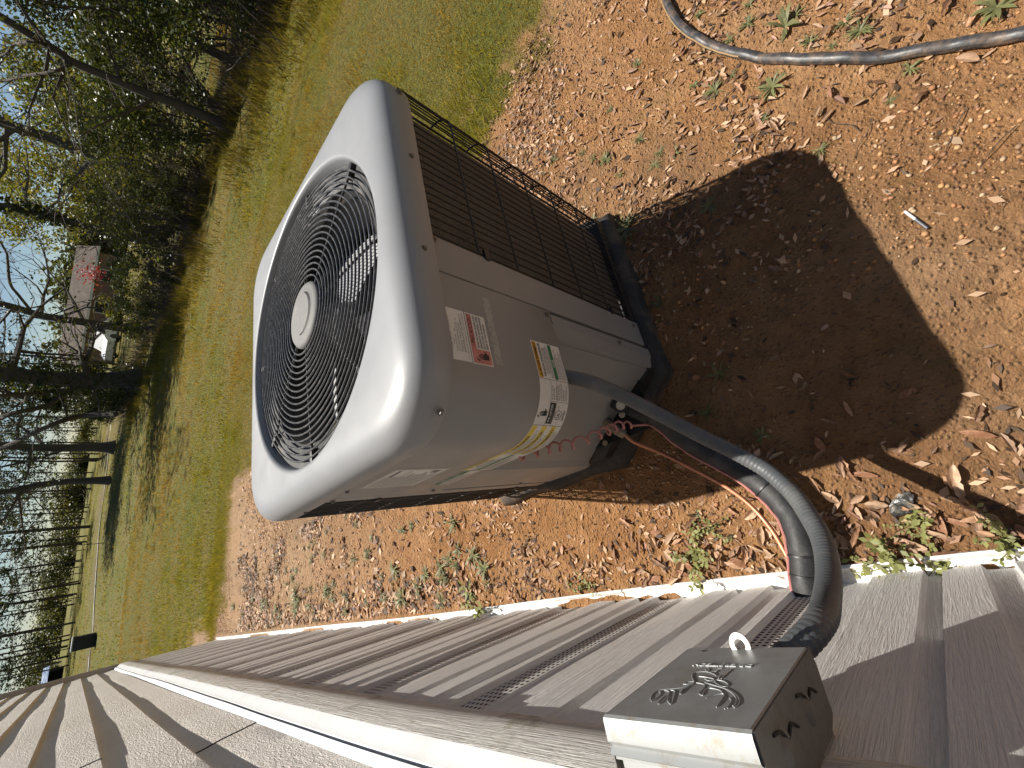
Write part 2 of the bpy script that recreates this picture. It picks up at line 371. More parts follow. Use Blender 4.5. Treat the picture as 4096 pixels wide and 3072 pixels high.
# pale drive edge across the far end of the lawn
pp = [G(*q, z=.0) for q in ((452, 1560), (444, 1676), (415, 2020), (385, 2370), (355, 2695), (340, 2800))]
mb = MB(); L = []
for p in spline(pp, 8):
    h = float(gh(p[0], p[1])); L.append([(p[0]+.05, p[1]-.07, h-.02), (p[0]+.05, p[1]-.07, h+.035), (p[0]-.05, p[1]+.07, h+.035), (p[0]-.05, p[1]+.07, h-.02)])
mb.loops(L); o = mb.obj('path', grimy('pale_concrete', (.42, .40, .36), .8, .3, 4)); tag(o, 'narrow pale concrete edging across the far end of the lawn', 'path', kind='structure')

# ------------------------------------------------------------------ house: skirting, trim, lap siding
HY1 = 6.12; HY0 = -2.4
def HX(y): return .028-.0042*y
house = empty('house', (0, 2, 0)); tag(house, 'pale vinyl sided house with ribbed skirting and lap siding', 'house')
def hobj(mb, name, mt, parent=house, smooth=30):
    o = mb.obj(name, mt, parent, smooth); o.location = (0, -2, 0) if parent is house else (0, 0, 0); return o
PER = .395; D = .0115; ZT = .84
def zlow(q): return .828-.0215*min(max(q, -1), 6.2)
def skirt_profile():
    # offsets y from the panel's own origin, going up in y; x depth (0 = outermost)
    return [(-.163, -D), (-.101, -D), (-.0985, -D+.004), (-.096, -D)], [(-.026, -D), (-.021, 0), (.001, 0), (.005, -D), (.044, -D), (.049, 0), (.108, 0), (.112, -D), (.134, -D), (.138, .0), (.200, .0), (.2025, -.003), (.228, -.003), (.232, -D)]
A_, B_ = skirt_profile()
zs = [.008, .03, .2, .4, .6, .75, ZT]
def extr(prof):
    mb = MB(); mb.loops([[(x+.0012*math.sin(9*z+40*y), y, z) for y, x in prof] for z in zs], close=False); return mb
mb = extr(A_); tmp = extr(B_); mb.add(tmp.v, tmp.f)
panel_me = mb.mesh('skirting_panel', M['skirt'], 25)
# vent strip with real slots between y -.096 and -.026
mb = MB(); cols = []; y = -.096
while y < -.0262: cols.append(y); y += .0058
cols[-1] = -.026
rows = list(np.arange(.008, ZT, .0075)); rows[-1] = ZT
nc = len(cols); mb.v = [(-D, yy, zz) for zz in rows for yy in cols]
for i in range(len(rows)-1):
    for j in range(nc-1):
        if j % 2 == 1 and i % 2 == 1 and 3 < i < len(rows)-3: continue
        mb.f.append((i*nc+j, i*nc+j+1, (i+1)*nc+j+1, (i+1)*nc+j))
vent_me = mb.mesh('vent_strip', M['skirt'], 0)
y = -.02-6*PER; k = 0
while y-.17 < HY1:
    if y+.232 <= HY1+.02:
        p = inst('skirting_panel', panel_me, house, (HX(y)+R_.uniform(-.001, .001), y-2, R_.uniform(-.004, .004)), scale=(1, 1, (zlow(y)+.03)/ZT))
        inst('vent_strip', vent_me, p)
    y += PER
# darkness behind the skirting, painted as a near-black box, and the floor line above
mb = MB(); mb.box(-.9, -.03, HY0, HY1-.05, 0.0, .69); hobj(mb, 'crawl_space_dark', M['under'])
# bottom track, in lengths that have worked loose
yy = HY0
for ln in (2.52, .75, 1.35, 1.4, 1.6, .9):
    y1 = min(yy+ln-.006, HY1); mb = MB(); L = []
    for q in np.linspace(yy, y1, 14):
        x = HX(q)+.012+.006*math.sin(q*2.1)*(q < 3); z = float(gh(.06, q))-.004+.003*math.sin(5*q)
        L.append([(x-.032, q, z), (x+.012, q, z), (x+.012, q, z+.017), (x+.006, q, z+.022), (x+.003, q, z+.016), (x-.002, q, z+.010), (x-.032, q, z+.010)])
    mb.loops(L, True, True, True); hobj(mb, 'bottom_track', M['track']); yy += ln
# trim rail over the skirting: grained fascia, white sloping cap, second white rail
def wav(y, z=0): return .0014*math.sin(1.9*y+z)+.0007*math.sin(4.3*y+1+2*z)+.0003*math.sin(11*y+z*5)
def run(prof, ya, yb, n):
    mb = MB(); L = [[(HX(q)+x+wav(q, 3), q, z+zo(q)) for x, z in prof] for q in np.linspace(ya, yb, n)]
    mb.loops(L, close=False); return mb
def zo(q): return zlow(q)-.828+.003*math.sin(1.3*q+.5)
seams = [HY0, -.2, 1.27, 3.9, HY1]
for a, b in zip(seams[:-1], seams[1:]):
    n = int((b-a)/.04)+2; off = .0012*(seams.index(a) % 2)
    hobj(run([(-.012+off, .831), (.0062+off, .828), (.0085+off, .832), (.0095+off, .87), (.0090+off, .912), (.0075+off, .920)], a, b+.02, n), 'trim_fascia', M['fascia'])
    hobj(run([(.0075+off, .9205), (.004+off, .926), (-.002+off, .934), (-.0075+off, .942), (-.009+off, .945), (-.018, .9455)], a, b+.02, n), 'trim_cap', M['white'])
for a, b in zip([HY0, .62, 3.0], [.62, 3.0, HY1]):
    hobj(run([(-.022, .9525), (-.0105, .952), (-.0085, .9545), (-.0125, .958), (-.018, .962), (-.021, .965), (-.030, .966)], a, b, int((b-a)/.04)+2), 'trim_rail', M['white'])
# dutch lap siding, each board its own piece
def lapz(z, q):
    q = min(max(q, -1), 6.2); return .962-.0195*(q-0)+(z-.940)/.115*(.131-.0042*q)
H = .115; z0 = .940; row = 0
while z0 < 2.6:
    st = [HY0]; q = HY0+[3.72, 1.55, 4.0, 2.6][row % 4]
    while q < HY1-.3: st.append(q); q += 3.66
    st.append(HY1)
    for a, b in zip(st[:-1], st[1:]):
        mb = MB(); L = []
        lap = .0015 if st.index(a) % 2 else 0
        for q in np.linspace(a, b+.0 if b == HY1 else b-.006, int((b-a)/(.035 if z0 < 1.7 else .2))+2):
            w_ = wav(q, z0*7)*.9+.0008*math.sin(2.7*q+z0*23); x = HX(q)-.034+lap
            L.append([(x-.006, q, z0+.001), (x+.0115+w_*.6, q, z0), (x+.0125+w_*.6, q, z0+.003), (x+.0097+w_*.8, q, z0+.03), (x+.0066+w_, q, z0+.062), (x+.0055+w_, q, z0+.070), (x+.0025+w_*.6, q, z0+.088), (x+.0008, q, z0+.104), (x, q, z0+H+.006)])
        L = [[(x, q, lapz(z, q)) for x, q, z in r_] for r_ in L]
        mb.loops(L, close=False); hobj(mb, 'siding_plank', M['siding'], smooth=22)
    z0 += H; row += 1
mb = MB(); mb.box(-.9, -.042, HY0, HY1-.03, .695, 2.95); hobj(mb, 'wall_core', M['under'])
xw = HX(HY1)
mb = MB(); mb.box(xw-.07, xw+.012, HY1-.002, HY1+.055, .69, 2.95, .006); hobj(mb, 'corner_post', M['corner'])
mb = MB(); mb.box(xw-.06, xw-.002, HY1-.02, HY1+.03, 0, .70, .004); hobj(mb, 'skirting_corner', M['corner'])
mb = MB(); mb.box(-6.5, -.07+xw, HY1-.06, HY1, 0, 2.95); hobj(mb, 'end_wall', M['siding'])
mb = MB(); mb.add([(.05, HY0-.1, 2.95), (.05, HY1+.1, 2.95), (-3.3, HY1+.1, 4.0), (-3.3, HY0-.1, 4.0), (-6.6, HY0-.1, 2.95), (-6.6, HY1+.1, 2.95),
                   (.05, HY0-.1, 2.87), (.05, HY1+.1, 2.87), (-6.6, HY0-.1, 2.87), (-6.6, HY1+.1, 2.87)],
                  [(0, 1, 2, 3), (3, 2, 5, 4), (6, 0, 3, 4, 8), (7, 9, 5, 2, 1), (0, 6, 7, 1), (4, 5, 9, 8), (6, 8, 9, 7)])
hobj(mb, 'roof', mat('roof_shingle', (.09, .08, .075), .9), smooth=0)

# ------------------------------------------------------------------ disconnect box on the trim
BX0, BX1, BY0, BY1, BZ0, BZ1 = .043, .0995, .161, .288, .772, .953
box = empty('electrical_disconnect', (.045, (BY0+BY1)/2, BZ0)); tag(box, 'galvanised electrical disconnect box with embossed emblem mounted on the house trim', 'disconnect box')
bo = (.045, (BY0+BY1)/2, BZ0)
def bobj(mb, name, mt, parent=box, smooth=30):
    o = mb.obj(name, mt, parent, smooth)
    if parent is box: o.location = [-q for q in bo]
    return o
back = MB().box(.02, .085, BY0+.006, BY1-.006, BZ0+.004, BZ1-.006, .002); bobj(back, 'back_box', M['galvtop'])
fr = MB(); fr.loops([[(BX1-.002, BY0+.001, z), (BX1, BY0+.003, z), (BX1, BY1-.003, z), (BX1-.002, BY1-.001, z)] for z in (BZ0, BZ0+.002, BZ1-.004)], close=False)
front = bobj(fr, 'cover_front', M['galv'])
tp = MB(); prof = [(BX1, BZ1-.004), (BX1-.0015, BZ1-.0008), (BX1-.004, BZ1), (BX1-.018, BZ1+.0005), (BX1-.022, BZ1-.0035), (BX1-.027, BZ1+.001), (BX1-.030, BZ1-.004), (BX1-.032, BZ1-.004)]
tp.loops([[(x, y, z) for x, z in prof] for y in np.linspace(BY0+.001, BY1-.001, 8)], close=False); bobj(tp, 'cover_top', M['galvtop'])
for sgn, yy in ((-1, BY0), (1, BY1)):
    sd = MB(); pl = [(BX1-.001, BZ0), (BX1-.001, BZ1-.003), (.060, BZ1-.003), (BX0, BZ1-.03), (BX0-.004, BZ0+.03), (BX0+.004, BZ0+.006), (.084, BZ0-.003)]
    sd.loops([[(x, yy, z) for x, z in pl], [(x, yy-sgn*.0015, z) for x, z in pl]], True, True, True)
    s_ = bobj(sd, 'cover_side', M['galvside'])
    if sgn < 0:
        for zc in (BZ0+.055, BZ0+.125):                    # pressed louvre slots
            kn = MB()
            kn.tube(spline([(.086, yy-.0005, zc+.026), (.083, yy-.001, zc+.012), (.075, yy-.001, zc+.002), (.079, yy-.001, zc-.012), (.072, yy-.0005, zc-.026)], 5), .0013, 6); bobj(kn, 'slot', M['dark'], s_).location = (0, 0, 0)
            kn = MB(); kn.lathe([(.0, .0025), (.008, .002), (.012, 0)], 12, (.070, yy, zc+.006), 'y'); kn.v = [(x, 2*yy-y_ if y_ > yy else y_, z) for x, y_, z in kn.v]; bobj(kn, 'press', M['galvside'], s_)
bt = MB().box(BX0+.004, BX1-.003, BY0+.002, BY1-.002, BZ0-.002, BZ0+.002); bobj(bt, 'bottom_plate', M['galvside'])
# hasp ring
hp = MB(); cy = .224; n = 28
out = [(.1035+.0125*math.cos(a)*1.0, cy+.0105*math.sin(a)) for a in np.linspace(0, 2*math.pi, n, endpoint=False)]
inn = [(.1035+.0062*math.cos(a), cy+.0055*math.sin(a)) for a in np.linspace(0, 2*math.pi, n, endpoint=False)]
mb = hp; mb.loops([[(*p, .7765) for p in out], [(*p, .7785) for p in out], [(*p, .7785) for p in inn], [(*p, .7765) for p in inn], [(*p, .7765) for p in out]])
bobj(hp, 'hasp_ring', grimy('zinc_tab', (.62, .62, .60), .45, .2, 80, metal=.2, bump=0))
# embossed emblem: strokes traced on the flat cover face
def E5(px, py): p = on(2400+px*.5512, 2572+py*.5512, 0, BX1); return (BX1+.0002, p[1], p[2])
STR = [[(365, 415), (380, 375), (430, 345), (525, 335), (600, 325), (680, 295), (670, 255), (675, 225), (720, 212), (780, 212), (830, 230)],
       [(430, 350), (440, 375), (400, 410), (372, 425)], [(470, 345), (505, 360), (470, 410), (430, 445), (425, 430), (470, 385)],
       [(515, 345), (545, 355), (530, 415), (515, 448), (490, 415), (500, 385)], [(680, 305), (640, 325), (600, 365), (580, 370), (605, 335)],
       [(605, 300), (640, 285), (690, 285), (640, 300), (605, 300)], [(780, 212), (790, 190), (765, 185), (775, 205)], [(720, 245), (770, 250), (830, 265), (790, 275), (760, 262)],
       [(700, 290), (760, 305), (745, 340), (720, 365), (745, 382), (760, 345), (800, 330), (870, 345), (890, 365)], [(770, 402), (830, 380), (890, 370), (900, 385), (870, 430), (845, 468)],
       [(910, 390), (890, 430), (850, 465)], [(940, 400), (955, 425), (930, 460), (905, 480)], [(965, 415), (950, 450), (925, 475)], [(760, 290), (850, 315), (930, 340), (985, 375), (1010, 410), (1010, 445), (975, 472)],
       [(830, 310), (900, 330), (960, 365), (990, 405), (985, 440), (965, 460)], [(850, 270), (900, 280), (930, 300), (925, 318), (890, 318), (850, 300), (830, 275)], [(860, 260), (870, 240)], [(880, 262), (920, 225), (965, 188)], [(790, 215), (850, 205), (830, 225), (845, 240)], [(850, 190), (885, 185)]]
mb = MB()
for s_ in STR: mb.tube(spline([E5(*p) for p in s_], 4), .00050, 5)
bobj(mb, 'emblem', M['emboss'])

# ------------------------------------------------------------------ text helper (built-in font turned into mesh)
def text2d(body, size, align='LEFT', shear=0, bold=0, space=1):
    cu = bpy.data.curves.new('t', 'FONT'); cu.body = body; cu.size = size; cu.align_x = align; cu.offset = bold; cu.shear = shear; cu.space_character = space
    cu.resolution_u = 2; o = bpy.data.objects.new('t', cu); COL.objects.link(o)
    me = bpy.data.meshes.new_from_object(o.evaluated_get(bpy.context.evaluated_depsgraph_get()))
    v = [tuple(q.co) for q in me.vertices]; f = [tuple(p.vertices) for p in me.polygons]
    bpy.data.objects.remove(o); bpy.data.curves.remove(cu); bpy.data.meshes.remove(me); return v, f
v, f = text2d('DIVERSITECH', .0088, bold=.0002, shear=.15)
w_ = max(p[0] for p in v); mb = MB()
mp = lambda p, h: (BX1+h, .197+p[0]*.060/w_, .8235+p[1])
mb.add([mp(p, .0009) for p in v], f)
ne = len(v); mb.add([mp(p, -.0002) for p in v], [])
for q in f:
    for i in range(len(q)): mb.f.append((q[i], q[i-1], q[i-1]+ne, q[i]+ne))
bobj(mb, 'embossed_lettering', M['emboss'], smooth=0)
mb = MB().lathe([(.0, .001), (.0022, .0008), (.0028, 0)], 10, (BX1, .265, BZ0+.012), 'x'); bobj(mb, 'rivet', M['steel'])

# ------------------------------------------------------------------ air conditioner condenser
UX0, UX1, UY0, UY1 = .433, 1.302, .476, 1.345
CX, CY = (UX0+UX1)/2, (UY0+UY1)/2; HW = (UX1-UX0)/2
ac = empty('air_conditioner', (CX, CY, 0)); tag(ac, 'square grey outdoor air conditioner condenser with round fan grille on top', 'air conditioner')
def uobj(mb, name, mt, parent=ac, smooth=30):
    o = mb.obj(name, mt, parent, smooth)
    if parent is ac: o.location = (-CX, -CY, 0)
    return o
def uinst(name, me, parent, loc=(0, 0, 0), rot=(0, 0, 0)):
    if parent is ac: loc = (loc[0]-CX, loc[1]-CY, loc[2])
    return inst(name, me, parent, loc, rot)
NA = 160
def rsq(hw, r, n=NA):
    """rounded square sampled by angle"""
    P = []
    for k in range(n):
        a = 2*math.pi*(k+.5)/n; c, s = math.cos(a), math.sin(a); t_ = hw/max(abs(c), abs(s)); x, y = c*t_, s*t_
        if abs(x) > hw-r and abs(y) > hw-r:
            px, py = math.copysign(hw-r, x), math.copysign(hw-r, y)   # ray against corner circle
            b = c*px+s*py; q = b*b-(px*px+py*py-r*r); t_ = b+math.sqrt(max(q, 0)); x, y = c*t_, s*t_
        P.append((x, y))
    return P
def sq_loop(inset, z, r=.145): return [(CX+x, CY+y, z) for x, y in rsq(HW-inset, r-inset*.8)]
def ci_loop(r, z): return [(CX+r*math.cos(2*math.pi*(k+.5)/NA), CY+r*math.sin(2*math.pi*(k+.5)/NA), z) for k in range(NA)]
mb = MB(); mb.loops([sq_loop(.008, .884), sq_loop(.001, .8825), sq_loop(0, .884), sq_loop(0, .912), sq_loop(.001, .923), sq_loop(.005, .935), sq_loop(.013, .946), sq_loop(.026, .954), sq_loop(.042, .9585), sq_loop(.058, .9598),
                    ci_loop(.378, .9598), ci_loop(.373, .9588), ci_loop(.3695, .956), ci_loop(.368, .950), ci_loop(.3665, .938), ci_loop(.366, .934)])
cover = uobj(mb, 'top_cover', M['paint'], smooth=40)
scr = MB().lathe([(.0, .0052), (.0038, .005), (.0042, .0015), (.0072, .001), (.0075, 0)], 6).mesh('screw', M['steel'], 20)
def screw(p, nrm, parent=ac):
    q = Vector(nrm).to_track_quat('Z', 'Y').to_euler(); uinst('screw', scr, parent, p, q)
for px, py in ((1597, 366), (1645, 624), (1698, 992)):
    p = on(px, py, 1, UY0); screw((p[0], UY0+.001, p[2]), (0, -1, 0))
p = on(1724, 1676, 1, UY0+.04); screw((UX0+.037, UY0+.037, .900), (-1, -1, 0))
for px, py in ((1388, 1966), (1222, 2049)):
    p = on(px, py, 0, UX0); screw((UX0+.001, p[1], p[2]), (-1, 0, 0))
for yy in (.62, .9, 1.2): screw((UX1-.001, yy, .9), (1, 0, 0)); screw((yy-.05, UY1-.001, .9), (0, 1, 0))
# fan flange, throat, grille
mb = MB(); mb.loops([ci_loop(.3665, .9335), ci_loop(.325, .9305), ci_loop(.311, .924), ci_loop(.304, .905), ci_loop(.3015, .896)]); uobj(mb, 'fan_flange', M['flange'], smooth=40)
mb = MB(); mb.loops([ci_loop(.3017, .897), ci_loop(.302, .80), ci_loop(.32, .76)]); uobj(mb, 'fan_throat', M['dark'], smooth=40)
grille = empty('fan_grille', (0, 0, 0), 0, ac)
def dome(r): return .953-.009*(r/.335)**2.2
NR = 18
for k in range(NR):
    r = .098+(.350-.098)*k/(NR-1); mb = MB(); z = dome(r)
    P = [(r*math.cos(a), r*math.sin(a), z) for a in np.linspace(0, 2*math.pi, 72, endpoint=False)]
    n = 6; L = []
    for a in np.linspace(0, 2*math.pi, 72, endpoint=False):
        L.append([((r+.0023*math.cos(b))*math.cos(a), (r+.0023*math.cos(b))*math.sin(a), z+.0023*math.sin(b)) for b in np.linspace(0, 2*math.pi, n, endpoint=False)])
    L.append(L[0]); mb.loops(L); mb.obj('grille_ring', M['guardwire'], grille)
mb = MB(); mb.tube([(r, 0, dome(r)-.0045) for r in np.linspace(.07, .352, 8)], .0028, 6); spk = mb.mesh('spoke', M['guardwire'])
mb = MB(); mb.box(.330, .369, -.0065, .0065, .929, .9440, .002); clip = mb.mesh('clip', M['black'])
for k in range(8):
    a = math.radians(-3+45*k); inst('spoke', spk, grille, rot=(0, 0, a)); inst('clip', clip, grille, rot=(0, 0, a))
mb = MB(); mb.lathe([(.0, .9600), (.040, .9602), (.060, .9598), (.064, .9580), (.070, .9578), (.078, .9560), (.083, .951), (.083, .944)], 48)
hub = mb.obj('hub_cap', M['hub'], grille, 50)
mb = MB(); L = []
for a in np.linspace(math.radians(-65), math.radians(100), 26):                          # pressed crescent rim on the cap
    u = (a-math.radians(17))/math.radians(83); wd = .0095*math.cos(u*math.pi/2*.98)**.7
    rr_ = .054
    dx, dy = -.30, -.36
    ca, sa = math.cos(a-2.2), math.sin(a-2.2)
    L.append([((rr_-wd)*ca, (rr_-wd)*sa, .9600), ((rr_-wd*.2)*ca, (rr_-wd*.2)*sa, .9618), ((rr_+wd*.5)*ca, (rr_+wd*.5)*sa, .9600)])
mb.loops(L, close=False); mb.obj('cap_emblem', M['dark'], hub)
# fan
fan = empty('fan', (0, 0, .845), 0, ac)
mb = MB(); L = []
for r in np.linspace(.055, .285, 9):
    hwid = .26+.16*math.sin((r-.05)/.23*math.pi*.6); zz = -(r-.06)*.27
    L.append([(r*math.cos(q), r*math.sin(q), zz+q*.045+.01*q*q) for q in np.linspace(-hwid, hwid, 9)])
mb.loops(L, close=False); bl = mb.mesh('fan_blade', M['alu'], 60)
for k in range(3): inst('fan_blade', bl, fan, rot=(0, 0, math.radians(236+120*k)))
mb = MB(); mb.lathe([(0, .02), (.055, .018), (.06, .0), (.06, -.03)], 24); mb.obj('fan_hub', M['black'], fan)
mb = MB(); mb.lathe([(.07, -.03), (.075, -.05), (.075, -.22), (.0, -.24)], 24); mb.obj('motor', M['black'], fan)
# body planes
NY, WXs = .488, .4405; FXs, FYs = UX1-.012, UY1-.012
SEAM = .7365; POST = .825; WSEAM = 1.005; WPOST = 1.055
RC = .125
# upper wrap panel: perimeter coordinate s runs from the near seam round the corner to the wall side
ARC = math.pi/2*RC; S1 = SEAM-(WXs+RC); S2 = S1+ARC
def wrap(s, z, off=0.0):
    if s < S1: return (SEAM-s, NY-off, z)
    if s < S2:
        a = (s-S1)/RC; return (WXs+RC-(RC+off)*math.sin(a), NY+RC-(RC+off)*math.cos(a), z)
    return (WXs-off, NY+RC+(s-S2), z)
SE = S2+WSEAM-(NY+RC)
ss = list(np.linspace(0, S1, 8))[:-1]+list(np.linspace(S1, S2, 18))[:-1]+list(np.linspace(S2, SE, 10))
ZL = .560
mb = MB(); rows = [(ZL, -.012), (ZL, -.001), (ZL+.0012, 0), (.72, .0004), (.886, 0)]
mb.loops([[wrap(s, z, o_) for s in ss] for z, o_ in rows], close=False)
up = uobj(mb, 'access_panel', M['panel'], smooth=40)
# posts beside the wrap, slightly set back, with dark seams
mb = MB(); mb.loops([[(SEAM+.0045, NY+.014, z), (SEAM+.0045, NY+.002, z), (SEAM+.007, NY+.0005, z), (POST-.004, NY+.001, z), (POST, NY+.006, z), (POST, NY+.05, z)] for z in (.095, .3, .6, .886)], close=False)
uobj(mb, 'corner_post', M['panel'], smooth=25)
mb = MB(); mb.loops([[(WXs+.014, WSEAM+.0045, z), (WXs+.002, WSEAM+.0045, z), (WXs+.0005, WSEAM+.007, z), (WXs+.001, WPOST-.003, z), (WXs+.006, WPOST, z), (WXs+.05, WPOST, z)] for z in (.095, .3, .6, .886)], close=False)
uobj(mb, 'corner_post', M['panel'], smooth=25)
for mb_ in (MB().box(SEAM-.008, SEAM+.012, NY+.012, NY+.016, .09, .884), MB().box(WXs+.012, WXs+.016, WSEAM-.008, WSEAM+.012, .09, .884)): uobj(mb_, 'seam_backing', M['dark'], smooth=0)
# lower corner: recessed diagonal service panel with folded side flanges
E0 = (.672, NY+.004); E1 = (WXs+.004, .800)
mb = MB()
flA = [(SEAM-.004, NY+.014), (SEAM-.004, NY+.003), (SEAM-.008, NY+.001), (.705, NY+.0005), (.700, NY+.004), (.676, NY+.010), (E0[0]-.012, NY+.030)]
flB = [(WXs+.034, .785), (WXs+.006, .812), (WXs+.002, .835), (WXs+.001, WSEAM-.010), (WXs+.004, WSEAM-.005)]
dg = [(E0[0]-.006+(E1[0]+.016-E0[0]+.006)*t_, NY+.018+(.800-NY-.018)*t_) for t_ in np.linspace(0, 1, 6)]
mb.loops([[(x, y, z) for x, y in dg] for z in (.098, .3, .566)], close=False); uobj(mb, 'service_panel', M['panel'], smooth=30)
mb = MB(); mb.loops([[(x, y, z) for x, y in flA] for z in (.078, .3, .558)], close=False); uobj(mb, 'panel_flange', M['panel'], smooth=25)
mb = MB(); mb.loops([[(x, y, z) for x, y in flB] for z in (.088, .3, .558)], close=False); uobj(mb, 'panel_flange', M['panel'], smooth=25)
mb = MB(); arc_ = [wrap(q, .5605, -.004) for q in ss]+[(WXs+.3, WSEAM, .5605), (SEAM, NY+.3, .5605)]; mb.add(arc_, [tuple(range(len(arc_)))]); uobj(mb, 'light_baffle', M['dark'], smooth=0)  # added black sheet closing the recess top, keeps sunlight from leaking through
for p, n_ in (((SEAM-.012, NY-.001, .575), (0, -1, 0)), ((.716, NY-.0005, .26), (0, -1, 0)), ((WXs, WSEAM-.02, .60), (-1, 0, 0)), ((WXs, WSEAM-.03, .26), (-1, 0, 0)), ((POST-.012, NY, .872), (0, -1, 0)), ((WXs, WPOST-.02, .855), (-1, 0, 0)), ((POST-.02, NY+.001, .125), (0, -1, 0))): screw(p, n_)
# coil: three and a bit sides with rounded bends, open at the service corner
ci = .030; r = .09
ox0, ox1, oy0, oy1 = WXs+ci, FXs-ci, NY+ci, FYs-ci
path = [(POST-.04, oy0)]
for (cx_, cy_, a0) in ((ox1-r, oy0+r, -90), (ox1-r, oy1-r, 0), (ox0+r, oy1-r, 90)):
    path += [(cx_+r*math.cos(math.radians(a0+q)), cy_+r*math.sin(math.radians(a0+q))) for q in np.linspace(0, 90, 9)]
path.append((ox0, WPOST-.03))
mb = MB(); mb.loops([[(x, y, z) for x, y in path] for z in np.linspace(.1045, .885, 4)], close=False); uobj(mb, 'coil', M['coil'], smooth=50)
# guard: vertical wires and rungs standing just outside the coil
guard = empty('coil_guard', (-CX, -CY, 0), 0, ac)
go = .004; r = .075; gx0, gx1, gy0, gy1 = WXs+go, FXs-go, NY+go, FYs-go
gp = [(POST+.006, gy0)]
for (cx_, cy_, a0) in ((gx1-r, gy0+r, -90), (gx1-r, gy1-r, 0), (gx0+r, gy1-r, 90)):
    gp += [(cx_+r*math.cos(math.radians(a0+q)), cy_+r*math.sin(math.radians(a0+q))) for q in np.linspace(0, 90, 10)]
gp.append((gx0, WPOST+.006)); gp = np.array(gp); seg = np.hypot(*np.diff(gp, axis=0).T); cum = np.r_[0, np.cumsum(seg)]
wire = MB(); wire.tube([(0, 0, .100), (0, 0, .5), (0, 0, .884)], .0021, 6); wire = wire.mesh('guard_wire', M['black'])
nw = int(cum[-1]/.0215)
for k in range(nw+1):
    d = cum[-1]*k/nw; inst('guard_wire', wire, guard, (np.interp(d, cum, gp[:, 0])+R_.uniform(-.001, .001), np.interp(d, cum, gp[:, 1])+R_.uniform(-.001, .001), 0))
rung = MB(); rung.tube([(x+(.0042 if 0 else 0), y, 0) for x, y in gp], .0026, 6); rung = rung.mesh('guard_rung', M['black'])
for z in (.752, .632, .502, .378, .250, .118): inst('guard_rung', rung, guard, (0, 0, z))
mb = MB().box(POST-.008, POST+.018, NY-.003, NY+.004, .727, .741, .001); uobj(mb, 'guard_clip', M['black'])
mb = MB().box(POST-.008, POST+.014, NY-.003, NY+.004, .236, .247, .001); uobj(mb, 'guard_clip', M['black'])
for q in (.72, .20):
    mb = MB().box(WXs-.004, WXs+.006, WPOST-.01, WPOST+.02, q, q+.012, .001); uobj(mb, 'guard_clip', M['black'])
# base pan and pad with the service corner cut off
def cut(o_, z, wob=0):
    P = [(UX1-.03+o_, NY+.0-o_), (.655-o_*.2, NY-o_+.004), (WXs-o_+.002, .735-o_*.4), (WXs-o_, FYs-.04+o_), (WXs+.04, FYs+o_), (FXs-.04, FYs+o_), (FXs+o_, FYs-.04), (FXs+o_, NY+.05)]
    return P
def fine(P, n=10):
    out = []
    for a, b in zip(P, P[1:]+P[:1]): out += [(a[0]+(b[0]-a[0])*t_, a[1]+(b[1]-a[1])*t_) for t_ in np.linspace(0, 1, n, endpoint=False)]
    return out
def wobl(P, z, am): return [(x+am*math.sin(31*x+23*y)*1.2, y+am*math.cos(37*x-19*y), z+am*.7*math.sin(53*x+47*y)) for x, y in P]
f0 = fine(cut(-.012, 0)); mb = MB(); mb.loops([wobl(fine(cut(-.03, 0)), .055, 0), wobl(f0, .056, 0), wobl(f0, .098, 0), wobl(fine(cut(-.05, 0)), .104, 0)], True, False, True); uobj(mb, 'base_pan', M['blackplastic'])
mb = MB(); mb.loops([wobl(fine(cut(.022, 0)), -.03, .004), wobl(fine(cut(.020, 0)), .030, .006), wobl(fine(cut(.010, 0)), .046, .004), wobl(fine(cut(-.02, 0)), .057, .002)], True, True, True); uobj(mb, 'pad', M['pad'], smooth=50)
mb = MB().box(ox0+.02, ox1-.02, oy0+.02, oy1-.02, .104, .108); uobj(mb, 'floor_plate', M['dark'])
mb = MB(); mb.lathe([(.0, .46), (.06, .455), (.095, .42), (.10, .3), (.10, .12)], 24, (CX-.05, CY-.05, 0)); uobj(mb, 'compressor', M['black'])

# ---- stickers
def lay(s0, z0, dirs=1, off=.0006):
    """2-D label space: u to the reader's right, v up, anchored at the label's left edge"""
    return lambda u, v, h=0.0: wrap(s0-u, z0+v, off+h)
def patch(fn, u0, u1, v0, v1, h=0.0, n=None):
    n = n or max(2, int((u1-u0)/.008)+1); mb = MB(); us = np.linspace(u0, u1, n)
    mb.loops([[fn(u, v, h) for u in us] for v in (v0, v1)], close=False); return mb
def patches(fn, rects, h):
    mb = MB()
    for r4 in rects: q = patch(fn, *r4, h=h); mb.add(q.v, q.f)
    return mb
def sput(mb, name, mt, parent):
    o = mb.obj(name, mt, parent, 0)
    if name in ('small_print', 'lettering', 'white_lettering'): o['kind'] = 'stuff'
    return o
def sticker(name, base, parent=ac):
    o = base.obj(name, M['paper'], parent, 0); o.location = (-CX, -CY, 0); return o
def words(fn, items, h=.0004):
    mb = MB()
    for (txt, u, v, size, wmax, *rest) in items:
        vv, ff = text2d(txt, size, bold=rest[0] if rest else 0)
        if not vv: continue
        w_ = max(p[0] for p in vv); k = min(1, wmax/w_) if wmax else 1
        mb.add([fn(u+p[0]*k, v+p[1], h) for p in vv], ff)
    return mb
def lines(fn, u0, u1, v0, v1, n, h=.0003, seed=1):
    rr_ = random.Random(seed); R4 = []; st = (v1-v0)/n
    for i in range(n):
        y_ = v1-st*(i+.65); e = u0+(u1-u0)*rr_.uniform(.6, 1); x = u0
        while x < e-.001:
            w_ = rr_.uniform(.002, .006); R4.append((x, min(x+w_, e), y_, y_+st*.42)); x += w_+.0012
    return patches(fn, R4, h)
